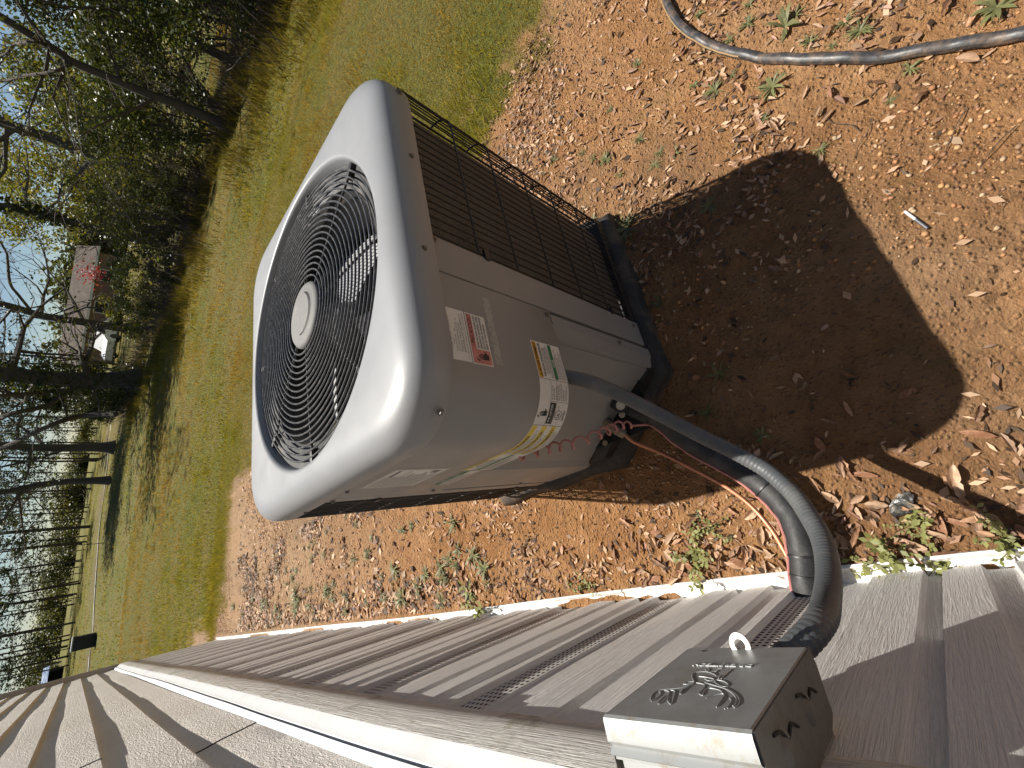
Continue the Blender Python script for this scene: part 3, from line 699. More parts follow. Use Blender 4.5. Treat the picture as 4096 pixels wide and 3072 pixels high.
def hand(fn, u, v, sz, h=.0005):
    mb = MB()
    P = lambda x, y: fn(u+x*sz, v+y*sz, h)
    mb.add([P(.30, .05), P(.62, .05), P(.66, .30), P(.60, .42), P(.28, .40)], [(0, 1, 2, 3, 4)])
    for i, (x, t_) in enumerate(((.28, .72), (.37, .80), (.46, .80), (.55, .70))): mb.add([P(x, .38), P(x+.07, .38), P(x+.06, t_), P(x+.01, t_)], [(0, 1, 2, 3)])
    mb.add([P(.66, .12), P(.80, .30), P(.74, .36), P(.62, .24)], [(0, 1, 2, 3)])
    mb.add([P(.30, .97), P(.12, .80), P(.22, .80), P(.08, .58), P(.34, .86), P(.24, .85), P(.40, .97)], [(0, 1, 2), (2, 5, 6, 0), (2, 3, 4, 5)])
    return mb
def tri(fn, u, v, sz, h=.0005):
    mb = MB(); mb.add([fn(u, v, h), fn(u+sz, v, h), fn(u+sz/2, v+sz*.9, h), fn(u+sz*.28, v+sz*.16, h), fn(u+sz*.72, v+sz*.16, h), fn(u+sz/2, v+sz*.62, h)], [(0, 1, 4, 3), (1, 2, 5, 4), (2, 0, 3, 5)]); return mb
def S(x): return SEAM-x                                    # perimeter coordinate of a near-face x
# notice sheet, partly under the cover
fn = lay(S(.557), .834); sh = sticker('notice_sheet', patch(fn, 0, .104, 0, .046))
tx = [('Tension Nominal: ~ 208/230  V', .018, .0375, .0052, .08), ('Fases:1', .03, .0325, .0048, 0), ('Frecuencia: 60    Hz', .018, .0272, .0055, .06), ('Corriente Nominal: 23/23   A', .018, .0215, .0055, .074),
      ('Requiere Tierra Fisica', .018, .0155, .0064, .08), ('ENSAMBLADO EN MEXICO', .018, .0095, .0064, .08), ('Leer Manual de Instalacion y Operacion Anexo', .004, .0040, .0050, .096)]
sput(words(fn, tx), 'lettering', M['grey_ink'], sh)
# red caution label
fn = lay(S(.556), .784); st = sticker('caution_label', patch(fn, 0, .105, 0, .048)); st.data.materials[0] = M['paper']
sput(patches(fn, [(.002, .031, .002, .046), (.031, .103, .0335, .046)], .0003), 'red_field', M['pink'], st)
q = words(fn, [('! PRECAUCION !', .036, .0358, .0118, .064, .0002), ('Antes de tener acceso a los', .0335, .0265, .0078, .068, .0001), ('dispositivos terminales, todos', .0335, .0192, .0078, .068, .0001), ('los circuitos de alimentacion', .0335, .0119, .0078, .068, .0001), ('deben ser interrumpidos.', .0335, .0046, .0078, .056, .0001)], .0006)
hd = hand(fn, .001, .006, .034); q.add(hd.v, hd.f); sput(q, 'lettering', M['ink'], st)
# strip of old tape below it
fn = lay(S(.563), .7585); o = patch(fn, 0, .148, 0, .017, n=30); o.v = [(x+.0007*math.sin(900*x+70*z), y, z+.0012*math.sin(420*x)) for x, y, z in o.v]; o = sticker('tape_residue', o); o.data.materials[0] = M['residue']
# long warning band at the foot of the panel
s_l = S2+.165; s_r = S(.640); LB = s_l-s_r
fn = lay(s_l, .5655); band_ = sticker('warning_band', patch(fn, 0, LB, 0, .094, n=70))
c4 = LB-.087; c3 = c4-.098; c2 = c3-.120
rects_y = [(c2+.002, c3-.002, .077, .092), (c2+.002, c3-.002, .047, .061), (c2+.002, c3-.002, .017, .031), (.002, c2-.002, .080, .092)]
for q_ in rects_y: sput(patches(fn, [q_], .0003), 'yellow_field', M['yellow'], band_)
sput(patches(fn, [(c4+.002, LB-.002, .079, .092)], .0003), 'orange_field', M['orange'], band_)
for q_ in ((c4+.002, LB-.002, .030, .041), (.002, c2-.002, .040, .050)): sput(patches(fn, [q_], .0003), 'green_field', M['green'], band_)
sput(patches(fn, [(c3+.004, c3+.05, .040, .058)], .0003), 'black_field', M['ink'], band_)
q = words(fn, [('ADVERTISSEMENT', c4+.014, .0815, .0112, .069, .0004), ('TENSION DANGEREUSE', c4+.005, .0680, .0088, .078, .0002), ('RISQUE DES BLESSURES', c4+.012, .0600, .0066, .062), ('GRAVES OU MORTELLES', c4+.012, .0535, .0066, .062),
               ('WARNING', c2+.030, .0795, .0125, .07, .0002), ('ADVERTENCIA', c2+.022, .0490, .0125, .085, .0002), ('ADVERTISSEMENT', c2+.016, .0190, .0120, .10, .0002), ('WARNING', .04, .0815, .0105, .06, .0002),
               ('HIGH VOLTAGE', .03, .0690, .0090, .07, .0001), ('UL', c3+.018, .0225, .012, .012, .0003), ('LISTED', c3+.012, .006, .0078, .028, .0002), ('C', c3+.005, .021, .007, .01), ('US', c3+.036, .0285, .007, .01)], .0006)
for a_ in np.linspace(0, 2*math.pi, 20, endpoint=False):
    b_ = a_+2*math.pi/20; q.add([fn(c3+.0245+r_*math.cos(x), .0265+r_*math.sin(x), .0006) for r_, x in ((.0095, a_), (.0095, b_), (.0108, b_), (.0108, a_))], [(0, 1, 2, 3)])
hd = hand(fn, c3+.012, .062, .030); q.add(hd.v, hd.f)
for u_, v_ in ((c4+.003, .0805), (c2+.012, .0785), (c2+.006, .0485), (c2+.003, .0185), (.02, .081)): hd = tri(fn, u_, v_, .0105); q.add(hd.v, hd.f)
hd = patches(fn, [(c4-.0008, c4, 0, .094), (c3-.0008, c3, 0, .094), (c2-.0006, c2, 0, .094), (c3, c4, .0585, .0593), (c3, c4, .0385, .0391), (c3+.052, c3+.0526, .0, .0585)], .0004); q.add(hd.v, hd.f)
sput(q, 'lettering', M['ink'], band_)
q = words(fn, [('AVIS', c4+.030, .0322, .0098, .03, .0002), ('AHRI CERTIFIED', c3+.007, .0500, .0072, .04, .0001)], .0007); sput(q, 'white_lettering', M['paper'], band_)
q = lines(fn, c4+.004, LB-.006, .042, .052, 3, seed=2)
for a_ in (lines(fn, c4+.004, LB-.004, .002, .029, 6, seed=3), lines(fn, c2+.006, c3-.006, .0625, .0755, 3, seed=4), lines(fn, c2+.006, c3-.006, .0325, .0455, 3, seed=5), lines(fn, c2+.006, c3-.006, .002, .0155, 3, seed=6), lines(fn, .006, c2-.006, .052, .067, 3, seed=8), lines(fn, .006, c2-.006, .004, .038, 7, seed=7), lines(fn, c3+.056, c4-.004, .004, .056, 9, seed=9), lines(fn, c3+.008, c3+.046, .041, .0485, 2, seed=10)): q.add(a_.v, a_.f)
sput(q, 'small_print', M['grey_ink'], band_)
# notice / avis label and rating plate on the wall side
fn = lay(S2+.308, .592); nl = sticker('notice_label', patch(fn, 0, .135, 0, .050, n=12))
sput(patches(fn, [(.001, .134, .034, .049)], .0003), 'green_field', M['green'], nl)
sput(words(fn, [('NOTICE / AVIS', .02, .0365, .0125, .095, .0002)], .0006), 'white_lettering', M['paper'], nl); sput(lines(fn, .005, .13, .003, .032, 5, seed=12), 'small_print', M['grey_ink'], nl)
fn = lay(S2+.300, .706); nl = sticker('rating_plate', patch(fn, 0, .165, 0, .145, n=12)); nl.data.materials[0] = M['foil']
o = sput(patches(fn, [(.008, .157, .008, .137)], .0003), 'paper_field', M['paper'], nl)
q = lines(fn, .012, .15, .012, .132, 17, .0006, seed=14); a_ = patches(fn, [(.10, .15, .118, .126), (.13, .15, .02, .04)], .0006); q.add(a_.v, a_.f); sput(q, 'small_print', M['grey_ink'], nl)

# ---- service valves at the foot of the diagonal panel
dn = Vector((-(.800-NY), -(E0[0]-E1[0]), 0)).normalized()     # outward normal of the diagonal
def ray_at(px, py, z): return Vector(G(px, py, z))
va = ray_at(2482, 1622, .165)
mb = MB(); q = dn.to_track_quat('Z', 'Y')
def put(mb0, p, quat):
    mb0.v = [tuple(Vector(p)+quat @ Vector(w)) for w in mb0.v]; return mb0
valve = put(MB().lathe([(.0, .004), (.0135, .004), (.0135, 0)], 20), va+dn*.020, Vector(CAM-np.array(va)).to_track_quat('Z', 'Y'))
qd = (Vector(CAM)-va).normalized().to_track_quat('Z', 'Y')
sv = empty('service_valve', (-CX, -CY, 0), 0, ac)
put(MB().lathe([(.0, .0035), (.013, .0035), (.0135, 0)], 24), va+qd @ Vector((0, 0, .016)), qd).obj('valve_cap', M['dial'], sv)
put(MB().lathe([(.0245, -.03), (.0245, .013), (.021, .0175), (.013, .0175), (0, .0172)], 8), va, qd).obj('hex_nut', M['black'], sv, 20)
mb = MB(); mb.tube([va-dn*.09, va-dn*.01+Vector((0, 0, -.01)), va+Vector((0, 0, -.04)), va+Vector((-.01, 0, -.075))], .024, 12); mb.obj('valve_body', M['blackplastic'], sv)
vb = ray_at(2488, 1658, .15); put(MB().lathe([(.0, .012), (.009, .012), (.011, .008), (.011, -.012), (.0, -.012)], 6), vb, qd).obj('flare_nut', M['galvtop'], sv, 20)
sv2 = empty('service_valve', (-CX, -CY, 0), 0, ac)
vc_ = ray_at(2466, 1726, .155); put(MB().lathe([(.0, .006), (.0105, .005), (.0115, 0), (.0115, -.03)], 16), vc_, qd).obj('valve_cap', M['brass'], sv2)
mb = MB(); mb.tube([vc_-dn*.10+Vector((0, 0, -.005)), vc_+Vector((0, 0, -.02)), vc_+dn*.01+Vector((0, 0, -.03))], .016, 10); mb.obj('valve_body', M['brass'], sv2)
vd_ = ray_at(2420, 1772, .14); put(MB().lathe([(.0, .01), (.009, .01), (.009, -.02)], 6), vd_, qd).obj('flare_nut', M['brass'], sv2, 20)

# ------------------------------------------------------------------ conduit, line set, control wire
def pz(L): return [G(a, b, z) for a, b, z in L]
cp = [np.array((.625, .60, .60)), np.array((.600, .545, .568))]+pz([(2330, 1520, .512), (2450, 1565, .455), (2600, 1638, .395), (2800, 1742, .325), (2920, 1800, .297), (3037, 1863, .285), (3100, 1908, .295), (3180, 1985, .322), (3238, 2068, .362), (3288, 2160, .408)])
cp += pz([(3312, 2270, .475), (3308, 2390, .560), (3272, 2500, .660)])+[np.array((.066, .216, .735)), np.array((.064, .216, .772))]
P = spline(cp, 14); rad = [.0158+.0007*math.cos(i*math.pi*.999) for i in range(len(P))]
# ribbed outer jacket: resample evenly
P = np.array(P); sg = np.r_[0, np.cumsum(np.linalg.norm(np.diff(P, axis=0), axis=1))]; nn = int(sg[-1]/.0030)
Q = np.stack([np.interp(np.linspace(0, sg[-1], nn), sg, P[:, i]) for i in range(3)], 1)
tt = np.linspace(0, 1, nn); rib = np.where(tt > .28, .0007, .0003)
mb = MB(); mb.tube(Q, [.0162+rib[i]*(1 if i % 3 == 0 else -.4) for i in range(nn)], 14)
o = mb.obj('electrical_conduit', M['conduit'], None, 60); tag(o, 'ribbed grey flexible conduit arching from the condenser to the disconnect box', 'conduit')
ln = empty('refrigerant_line', (.03, .33, .06)); tag(ln, 'thick black foam insulated pipe running from condenser valve into skirting', 'pipe')
ip = [va+Vector((-.005, -.005, -.030))]+[Vector(q) for q in pz([(2640, 1672, .120), (2720, 1735, .095), (2800, 1790, .080), (2920, 1852, .070), (3020, 1912, .068), (3110, 1990, .072), (3170, 2065, .078), (3200, 2150, .082), (3215, 2240, .084), (3226, 2330, .084)])]+[Vector((-.03, .335, .085))]
P = spline(ip, 10); mb = MB(); n = len(P)
rad = [.0312+.0010*math.sin(i*.13)+.0004*math.sin(i*.7) for i in range(n)]
for i in range(6): rad[i] = .024+.001*i
mb.tube(P, rad, 18); o = mb.obj('foam_sleeve', M['foam'], ln, 60); o.location = (-.03, -.33, -.06)
def tie(i, r=.0325):
    p, q_ = Vector(P[i]), Vector(P[min(i+1, n-1)]); d = (q_-p).normalized()
    t_ = put(MB().lathe([(r, -.003), (r+.0022, -.0025), (r+.0022, .0025), (r, .003)], 20), p, d.to_track_quat('Z', 'Y')).obj('cable_tie', M['black'], ln); t_.location = (-.03, -.33, -.06)
for i in (8, 55, 88, 97): tie(min(i, n-2), rad[min(i, n-1)]+.001)
lq = [vc_+dn*.012+Vector((0, 0, -.03))]+[Vector(q) for q in pz([(2540, 1770, .115), (2650, 1815, .085), (2780, 1880, .070), (2900, 1945, .064), (3000, 2020, .062), (3080, 2110, .066), (3135, 2200, .072), (3180, 2295, .080)])]+[Vector((-.03, .355, .09))]
mb = MB(); mb.tube(spline(lq, 10), .0058, 10); o = mb.obj('copper_pipe', M['copper'], None); tag(o, 'bare copper pipe beside the black foam line', 'pipe')
# pink control wire: springy coil, then along the sleeve
a0 = np.array(wrap(S2+.055, .560, -.004)); seq = [np.array(G(2195, 1795, .50)), np.array(G(2300, 1772, .42)), np.array(G(2400, 1735, .33)), np.array(G(2470, 1705, .26)), np.array(G(2530, 1698, .215))]
ax_ = np.array(spline([a0+np.array((.02, .03, .02)), a0]+seq, 26)); N = len(ax_); W_ = []
for i in range(N):
    t_ = np.array(ax_[min(i+1, N-1)]-ax_[max(i-1, 0)]); t_ /= np.linalg.norm(t_)+1e-9
    u = np.cross(t_, (0.3, -.5, .8)); u /= np.linalg.norm(u); w_ = np.cross(t_, u); a = i*.50+.8*math.sin(i*.11)
    r_ = .0125*min(1, i/18)*(1-.25*(i > N-20)); W_.append(ax_[i]+r_*(u*math.cos(a)+w_*math.sin(a)))
side = []
for i in range(8, n-4, 4):
    p = np.array(P[i]); d = np.array(P[i+1])-p; d /= np.linalg.norm(d); sd = np.cross(d, (0, 0, 1)); sd /= np.linalg.norm(sd)
    sd = sd if sd[1] > 0 else -sd; side.append(p+sd*(rad[i]+.0015)*.92+np.array((0, 0, .013+.002*math.sin(i))))
side = [p for p in side]
W_ += spline([W_[-1]]+side+[np.array((-.02, .365, .10))], 6)[2:]
mb = MB(); mb.tube(W_, .0031, 6); o = mb.obj('control_wire', M['pinkwire'], None); tag(o, 'pink coiled control wire running along the foam line', 'wire')

# ------------------------------------------------------------------ hose and small litter
hp_ = [G(2655, -90, .012), G(2665, 0, .012), G(2715, 95, .012), G(2800, 160, .012), G(2920, 205, .013), G(3100, 233, .013), G(3270, 240, .014), G(3500, 225, .014), G(3720, 190, .013), G(3950, 150, .013), G(4096, 128, .013), G(4300, 105, .013)]
P = spline(hp_, 10); P = [np.array((p[0], p[1], float(gh(p[0], p[1]))+.0135)) for p in P]
hs = empty('garden_hose', tuple(P[0])); tag(hs, 'black garden hose curving over the clay soil', 'hose')
mb = MB(); mb.tube(P, .0138, 12); o = mb.obj('hose_body', M['hose'], hs); o.location = [-q for q in P[0]]
sd = []
for i in range(len(P)-1):
    d = P[i+1]-P[i]; d /= np.linalg.norm(d); n_ = np.cross(d, (0, 0, 1)); n_ /= np.linalg.norm(n_); sd.append(P[i]+n_*.0118*1+np.array((0, 0, .0068)))
mb = MB(); mb.tube(sd[:44], .0024, 5); o = mb.obj('hose_stripe', M['hosestripe'], hs); o.location = [-q for q in P[0]]
a, b = G(3619, 849), G(3710, 917); a[2] = b[2] = float(gh(a[0], a[1]))+.005; mid = a+(b-a)*.48
cs = empty('cable_scrap', tuple(mid)); tag(cs, 'short stick shaped scrap, half white and half dark grey, on sunlit clay', 'scrap')
mb = MB(); mb.tube([a, mid], .0030, 8); o = mb.obj('white_half', mat('dull_white', (.55, .55, .56), .5), cs); o.location = -Vector(mid)
mb = MB(); mb.tube([mid, b], .0034, 8); o = mb.obj('dark_half', mat('slate_grey', (.05, .055, .065), .5), cs); o.location = -Vector(mid)
c0 = G(3606, 2018); mb = MB(); n_ = 22; L = []
for i in range(8):
    u = i/7; rr_ = .020*math.sin(math.pi*min(max(u, .06), .94))**.6
    L.append([(c0[0]+(u-.5)*.058*.6+rr_*math.cos(a_)*(.6+.5*R_.random()), c0[1]-(u-.5)*.058*.8+rr_*.7*math.cos(a_+1)*(.5+.6*R_.random()), .006+.005*math.sin(a_)*(.5+R_.random()*.8)) for a_ in np.linspace(0, 2*math.pi, 14, endpoint=False)])
mb.loops(L, True, True, True); o = mb.obj('plastic_scrap', grimy('crumpled_black_film', (.025, .025, .025), .3, .6, 60, (.3, .26, .2), bump=.5, fine=160), None, 0); tag(o, 'crumpled black plastic scrap on clay near the skirting', 'scrap')

# pebbles: far too many to count
def pebbles(n, x0, x1, y0, y1, smin, smax, name, label, pw=2.2):
    t_ = (1+5**.5)/2; ico = np.array([(-1, t_, 0), (1, t_, 0), (-1, -t_, 0), (1, -t_, 0), (0, -1, t_), (0, 1, t_), (0, -1, -t_), (0, 1, -t_), (t_, 0, -1), (t_, 0, 1), (-t_, 0, -1), (-t_, 0, 1)])/math.hypot(1, t_)
    fc = np.array([(0, 11, 5), (0, 5, 1), (0, 1, 7), (0, 7, 10), (0, 10, 11), (1, 5, 9), (5, 11, 4), (11, 10, 2), (10, 7, 6), (7, 1, 8), (3, 9, 4), (3, 4, 2), (3, 2, 6), (3, 6, 8), (3, 8, 9), (4, 9, 5), (2, 4, 11), (6, 2, 10), (8, 6, 7), (9, 8, 1)])
    x = RS.uniform(x0, x1, n*3); y = RS.uniform(y0, y1, n*3); w = fbm(x*2.2+9, y*2.2+4, 3); k = (w > RS.uniform(.42, .60, n*3)) & (sd_dirt(x, y) < .05) & ~((x > .45) & (x < 1.28) & (y > .5) & (y < 1.34)) & (x > .05)
    x, y = x[k][:n], y[k][:n]; n = len(x); s = smin+(smax-smin)*RS.rand(n)**pw
    A = RS.uniform(0, 2*np.pi, n); v = ico[None]*s[:, None, None]*RS.uniform(.75, 1.2, (n, 12, 1)); v = v*np.stack([np.ones(n), RS.uniform(.6, 1, n), RS.uniform(.45, .75, n)], 1)[:, None, :]
    c, s_ = np.cos(A)[:, None], np.sin(A)[:, None]; v = np.stack([v[..., 0]*c-v[..., 1]*s_, v[..., 0]*s_+v[..., 1]*c, v[..., 2]], -1)
    v = v+np.stack([x, y, gh(x, y)+s*.22], 1)[:, None, :]
    pal = np.array([(.40, .21, .09), (.45, .27, .13), (.34, .155, .065), (.28, .14, .07), (.44, .31, .19), (.38, .20, .09), (.24, .14, .08), (.40, .21, .085)])
    tint = np.repeat(pal[RS.randint(0, len(pal), n)]*RS.uniform(.7, 1.15, (n, 1)), 12, 0)
    me = np_mesh(name, v.reshape(-1, 3), (fc[None]+12*np.arange(n)[:, None, None]).reshape(-1, 3), M['pebble'], tint, True)
    tag(link(bpy.data.objects.new(name, me)), label, 'gravel', kind='stuff')
pebbles(15000, .05, 2.5, -.75, 2.6, .0018, .0075, 'gravel', 'fine orange and tan gravel grains scattered over the clay', 3)
pebbles(500, .05, 2.4, -.7, 1.6, .003, .009, 'gravel', 'larger rounded tan pebbles lying among the fine grains', 3)
pebbles(9000, .05, 1.6, 2.4, 6.2, .0025, .008, 'gravel', 'coarse pale gravel on the sandy strip behind the condenser')

# ------------------------------------------------------------------ fallen leaves
def leaf_mesh(seed):
    r = random.Random(seed); n = 9; L = []; wmax = r.uniform(.11, .25); curl = r.uniform(-.6, .9); bend = r.uniform(.05, .4)*r.choice((1, 1, -.6)); tw = r.uniform(-.6, .6); lob = r.uniform(0, .35)
    for i in range(n):
        u = i/(n-1); w = wmax*math.sin(math.pi*min(u*.92+.04, 1))**.75*(1+lob*math.sin(u*17+seed))*(1-.2*u); row = []
        for j in (-1, -.5, 0, .5, 1):
            z = abs(j)**1.6*w*(.5+curl)*.9+math.sin(u*3.0)*bend*.28; a = tw*(u-.5)
            row.append((u-.5, j*w*math.cos(a), z+j*w*math.sin(a)+r.uniform(-.012, .012)))
        L.append(row)
    mb = MB(); mb.loops(L, close=False)
    mb.add([(-.5, -.012, .02), (-.5, .012, .02), (-.68, .0, .05)], [(0, 1, 2)])
    me = mb.mesh('leaf', M['dryleaf'], 0 if seed % 2 else 60)
    col = [(1, 1, 1), (.66, .55, .48), (1.2, 1.2, 1.2), (.42, .33, .28), (1.05, .9, .8), (.75, .7, .7), (1.3, 1.35, 1.35), (.7, .5, .4)][seed % 8]
    at_ = me.color_attributes.new('tint', 'FLOAT_COLOR', 'POINT'); at_.data.foreach_set('color', np.tile([*col, 1], len(me.vertices)).astype(np.float32)); return me
LM = [leaf_mesh(i) for i in range(16)]
def leafdens(x, y):
    d = .05+.8*sstep(.50, .60, fbm(x*2.6+70, y*2.6+20, 3))*(sstep(1.05, 1.3, x)*(y < 1.4))+.18*(x > 1.0)
    d += .75*np.exp(-((x-.09)/.09)**2)*(y > -.5)*(y < 1.4)+.3*np.exp(-((x-.1)/.12)**2)*(y >= 1.4)
    d += .5*np.exp(-((x-.2)/.13)**2)*(y < .5)*sstep(.42, .55, fbm(x*4, y*4+3, 3))
    d += .45*sstep(.50, .60, fbm(x*2+7, y*2.4, 3))*(x < .5)*(y > 1.1)
    d *= np.where((x > .40) & (x < 1.1) & (y < .45) & (y > -.35), .18, 1)
    return np.clip(d, 0, 1)
cx_ = []
x = RS.uniform(.05, 2.5, 26000); y = RS.uniform(-.7, 4.6, 26000)
k = (RS.rand(26000) < leafdens(x, y)*np.where(y > 1.6, .55, .8)) & (sd_dirt(x, y) < .1) & ~((x > .42) & (x < 1.31) & (y > .47) & (y < 1.36)); x, y = x[k], y[k]
x, y = x[:3600], y[:3600]
size = RS.uniform(.014, .042, len(x))*np.where((x < .3) & (y < .8), 1.25, 1)
dist = np.hypot(np.hypot(x-CAM[0], y), CAM[2]); score = size/dist; order = np.argsort(-score*(RS.rand(len(x))*.6+.7))
for i in order[:300]:
    q, r = float(x[i]), float(y[i]); o = inst('fallen_leaf', LM[R_.randrange(16)], None, (q, r, float(gh(q, r))+.004+R_.random()*.006), (R_.uniform(-.35, .35), R_.uniform(-.3, .3), R_.uniform(0, 6.28)), float(size[i]))
    j = int(o.data.name.split('.')[1]) if '.' in o.data.name else 0
    look = ('tan', 'brown', 'pale', 'dark brown', 'light brown', 'grey brown', 'bleached', 'reddish brown')[j % 8]+' '+('narrow', 'lobed', 'broad')[j % 3]
    if q < .42 and r < .15: tag(o, look+' dry leaf at the skirting foot below the disconnect box', 'leaf', 'fallen leaves below the disconnect box')
    elif q < .42 and r < .75: tag(o, look+' dry leaf by the pipes at the skirting foot', 'leaf', 'fallen leaves by the pipes')
    elif q < .42: tag(o, look+' dry leaf on the strip between skirting and condenser', 'leaf', 'fallen leaves between skirting and condenser')
    elif q > 1.0: tag(o, look+' dry leaf on clay between condenser and hose', 'leaf', 'fallen leaves on the clay by the hose')
    else: tag(o, look+' dry leaf on the clay around the condenser shadow', 'leaf', 'fallen leaves around the shadow')
# the remaining small ones as one cover
Vs, Fs, Ts, n0 = [], [], [], 0
base = [np.array([v.co[:] for v in me.vertices]) for me in LM]; bf = [np.array([p.vertices[:] for p in me.polygons if len(p.vertices) == 4]) for me in LM]
for i in order[300:]:
    j = R_.randrange(16); A = R_.uniform(0, 6.28); s = size[i]*.8; v = base[j]*s; c, s_ = math.cos(A), math.sin(A); tl = R_.uniform(-.4, .4)
    v = np.stack([v[:, 0]*c-v[:, 1]*s_, v[:, 0]*s_+v[:, 1]*c, v[:, 2]+v[:, 0]*tl], 1)+np.array((x[i], y[i], float(gh(x[i], y[i]))+.003+R_.random()*.008))
    Vs.append(v); Fs.append(bf[j]+n0); n0 += len(v); q = R_.uniform(.3, 1.35); Ts.append(np.tile([q, q*R_.uniform(.85, 1), q*R_.uniform(.8, 1)], (len(v), 1)))
me = np_mesh('leaf_litter', np.concatenate(Vs), np.concatenate(Fs), M['dryleaf'], np.concatenate(Ts)); tag(link(bpy.data.objects.new('leaf_litter', me)), 'small dry leaf fragments strewn over the bare soil', 'leaf litter', kind='stuff')
n_ = 15000; x = RS.uniform(.06, 2.5, n_*4); y = RS.uniform(-.7, 5.4, n_*4)
w_ = sstep(.47, .60, fbm(x*3.1+12, y*3.1+44, 4))*np.where(x > 1.0, 1.0, .25)*(y < 1.6)+sstep(.46, .58, fbm(x*2.3+5, y*2.6+9, 3))*(y > 1.2)*(x < .75)+.6*np.exp(-((x-.1)/.1)**2)+.05
k = (RS.rand(n_*4) < w_) & (sd_dirt(x, y) < .12) & ~((x > .42) & (x < 1.31) & (y > .47) & (y < 1.36)); x, y = x[k][:n_], y[k][:n_]; n_ = len(x)
a_ = RS.uniform(0, 6.28, n_); s_ = RS.uniform(.004, .016, n_)*np.where(y > 1.6, 1.7, 1); u_ = np.stack([np.cos(a_), np.sin(a_), RS.uniform(-.4, .4, n_)], 1)*s_[:, None]; v_ = np.stack([-np.sin(a_), np.cos(a_), RS.uniform(-.5, .5, n_)], 1)*(s_*RS.uniform(.2, .6, n_))[:, None]
C = np.stack([x, y, gh(x, y)+.002+s_*.25], 1); V = np.stack([C-u_, C+v_, C+u_, C-v_], 1).reshape(-1, 3)
pal = np.array([(1.25, 1.25, 1.2), (.22, .2, .18), (.95, .8, .7), (.4, .32, .26), (1.4, 1.35, 1.25), (.7, .55, .45), (.16, .15, .14)])
me = np_mesh('leaf_litter', V, np.arange(4*n_).reshape(-1, 4), M['dryleaf'], np.repeat(pal[RS.randint(0, 7, n_)]*RS.uniform(.7, 1.15, (n_, 1)), 4, 0)); tag(link(bpy.data.objects.new('leaf_litter', me)), 'pale and blackish leaf crumbs and bark chips clumped on the soil', 'leaf litter', kind='stuff')
# twigs
for i, (px, py, ln_, an) in enumerate(((3370, 500, .10, .4), (2250, 60, .12, 2.2), (3010, 560, .09, 1.0), (2900, 420, .11, 2.0), (3450, 560, .10, 2.4), (3600, 300, .12, 2.2), (2130, 2330, .10, 1.0), (2960, 2190, .08, .6), (1800, 2300, .14, 1.2), (2700, 250, .10, 2.1), (3800, 550, .13, 2.3), (3700, 2120, .12, .2), (3200, 1790, .08, .9), (3980, 620, .12, 2.2))):
    p = G(px, py); mb = MB(); mb.tube(spline([(-ln_/2, 0, .004), (-ln_/5, R_.uniform(-.01, .01), .009), (ln_/5, R_.uniform(-.012, .012), .006), (ln_/2, R_.uniform(-.01, .01), .004)], 4), [.0012-.00006*k for k in range(13)], 5)
    o = mb.obj('twig', M['twig'], None); o.location = (p[0], p[1], float(gh(p[0], p[1]))+.001); o.rotation_euler = (0, 0, an); tag(o, 'thin dry twig lying on the bare clay', 'twig', 'twigs on the clay')

# ------------------------------------------------------------------ lawn grass
def blades(n, rmin, rmax, h0, h1, wd, name, label, pw=.5, seed=0):
    rs = np.random.RandomState(100+seed); az = np.radians(rs.uniform(-6, 100, n)); r = np.sqrt(rs.uniform(rmin**2, rmax**2, n)) if pw == .5 else rs.uniform(rmin, rmax, n)
    x = CAM[0]+r*np.sin(az); y = CAM[1]+r*np.cos(az)
    clump = fbm(x*.9+11, y*.9+5, 4); tall = sstep(.50, .66, fbm(x*2.3+31, y*2.3, 3))
    edge = np.exp(-np.abs(sd_dirt(x, y))/.25)
    patch_ = sstep(.36, .56, fbm(x*.45+80, y*.45+12, 3))
    k = (rs.rand(n) < grass_w(x, y)*(.35+.65*patch_)) & ~((y < HY1+.1) & (x < .06)) & ((y < 28.0+.85*x) | (y > 30.5+.85*x))
    x, y, tall, clump, edge, patch_ = [q[k] for q in (x, y, tall, clump, edge, patch_)]; n = len(x)
    h = rs.uniform(h0, h1, n)*(.65+.7*tall+.35*edge); a = rs.uniform(0, 2*np.pi, n); ln_ = rs.uniform(.2, 1.0, n)*h; b = rs.uniform(0, 2*np.pi, n); w = wd*rs.uniform(.6, 1.4, n)
    z = gh(x, y)-.004; dx, dy = np.cos(a)*w/2, np.sin(a)*w/2
    v = np.stack([np.stack([x-dx, y-dy, z], 1), np.stack([x+dx, y+dy, z], 1), np.stack([x+np.cos(b)*ln_, y+np.sin(b)*ln_, z+h], 1)], 1).reshape(-1, 3)
    dry = np.clip(1.25-1.5*patch_+rs.normal(0, .28, n), 0, 1)[:, None]*np.clip(1-edge*1.2, 0, 1)[:, None]; t_ = np.array((1.0, 1.08, .8))*(1-dry)+np.array((1.25, .98, .75))*dry
    t_ = t_*rs.uniform(.65, 1.3, (n, 1))
    me = np_mesh(name, v, np.arange(3*n).reshape(-1, 3), M['grass'], np.repeat(t_, 3, 0)); tag(link(bpy.data.objects.new(name, me)), label, 'grass', kind='stuff')
blades(330000, 1.6, 6.5, .018, .05, .0042, 'lawn_grass', 'short olive and straw coloured grass of the nearer lawn', seed=1)
blades(300000, 6.3, 16, .025, .06, .011, 'lawn_grass', 'short patchy grass of the middle lawn', seed=2)
blades(200000, 15.5, 60, .03, .075, .03, 'lawn_grass', 'short grass of the far lawn before the trees', seed=3)

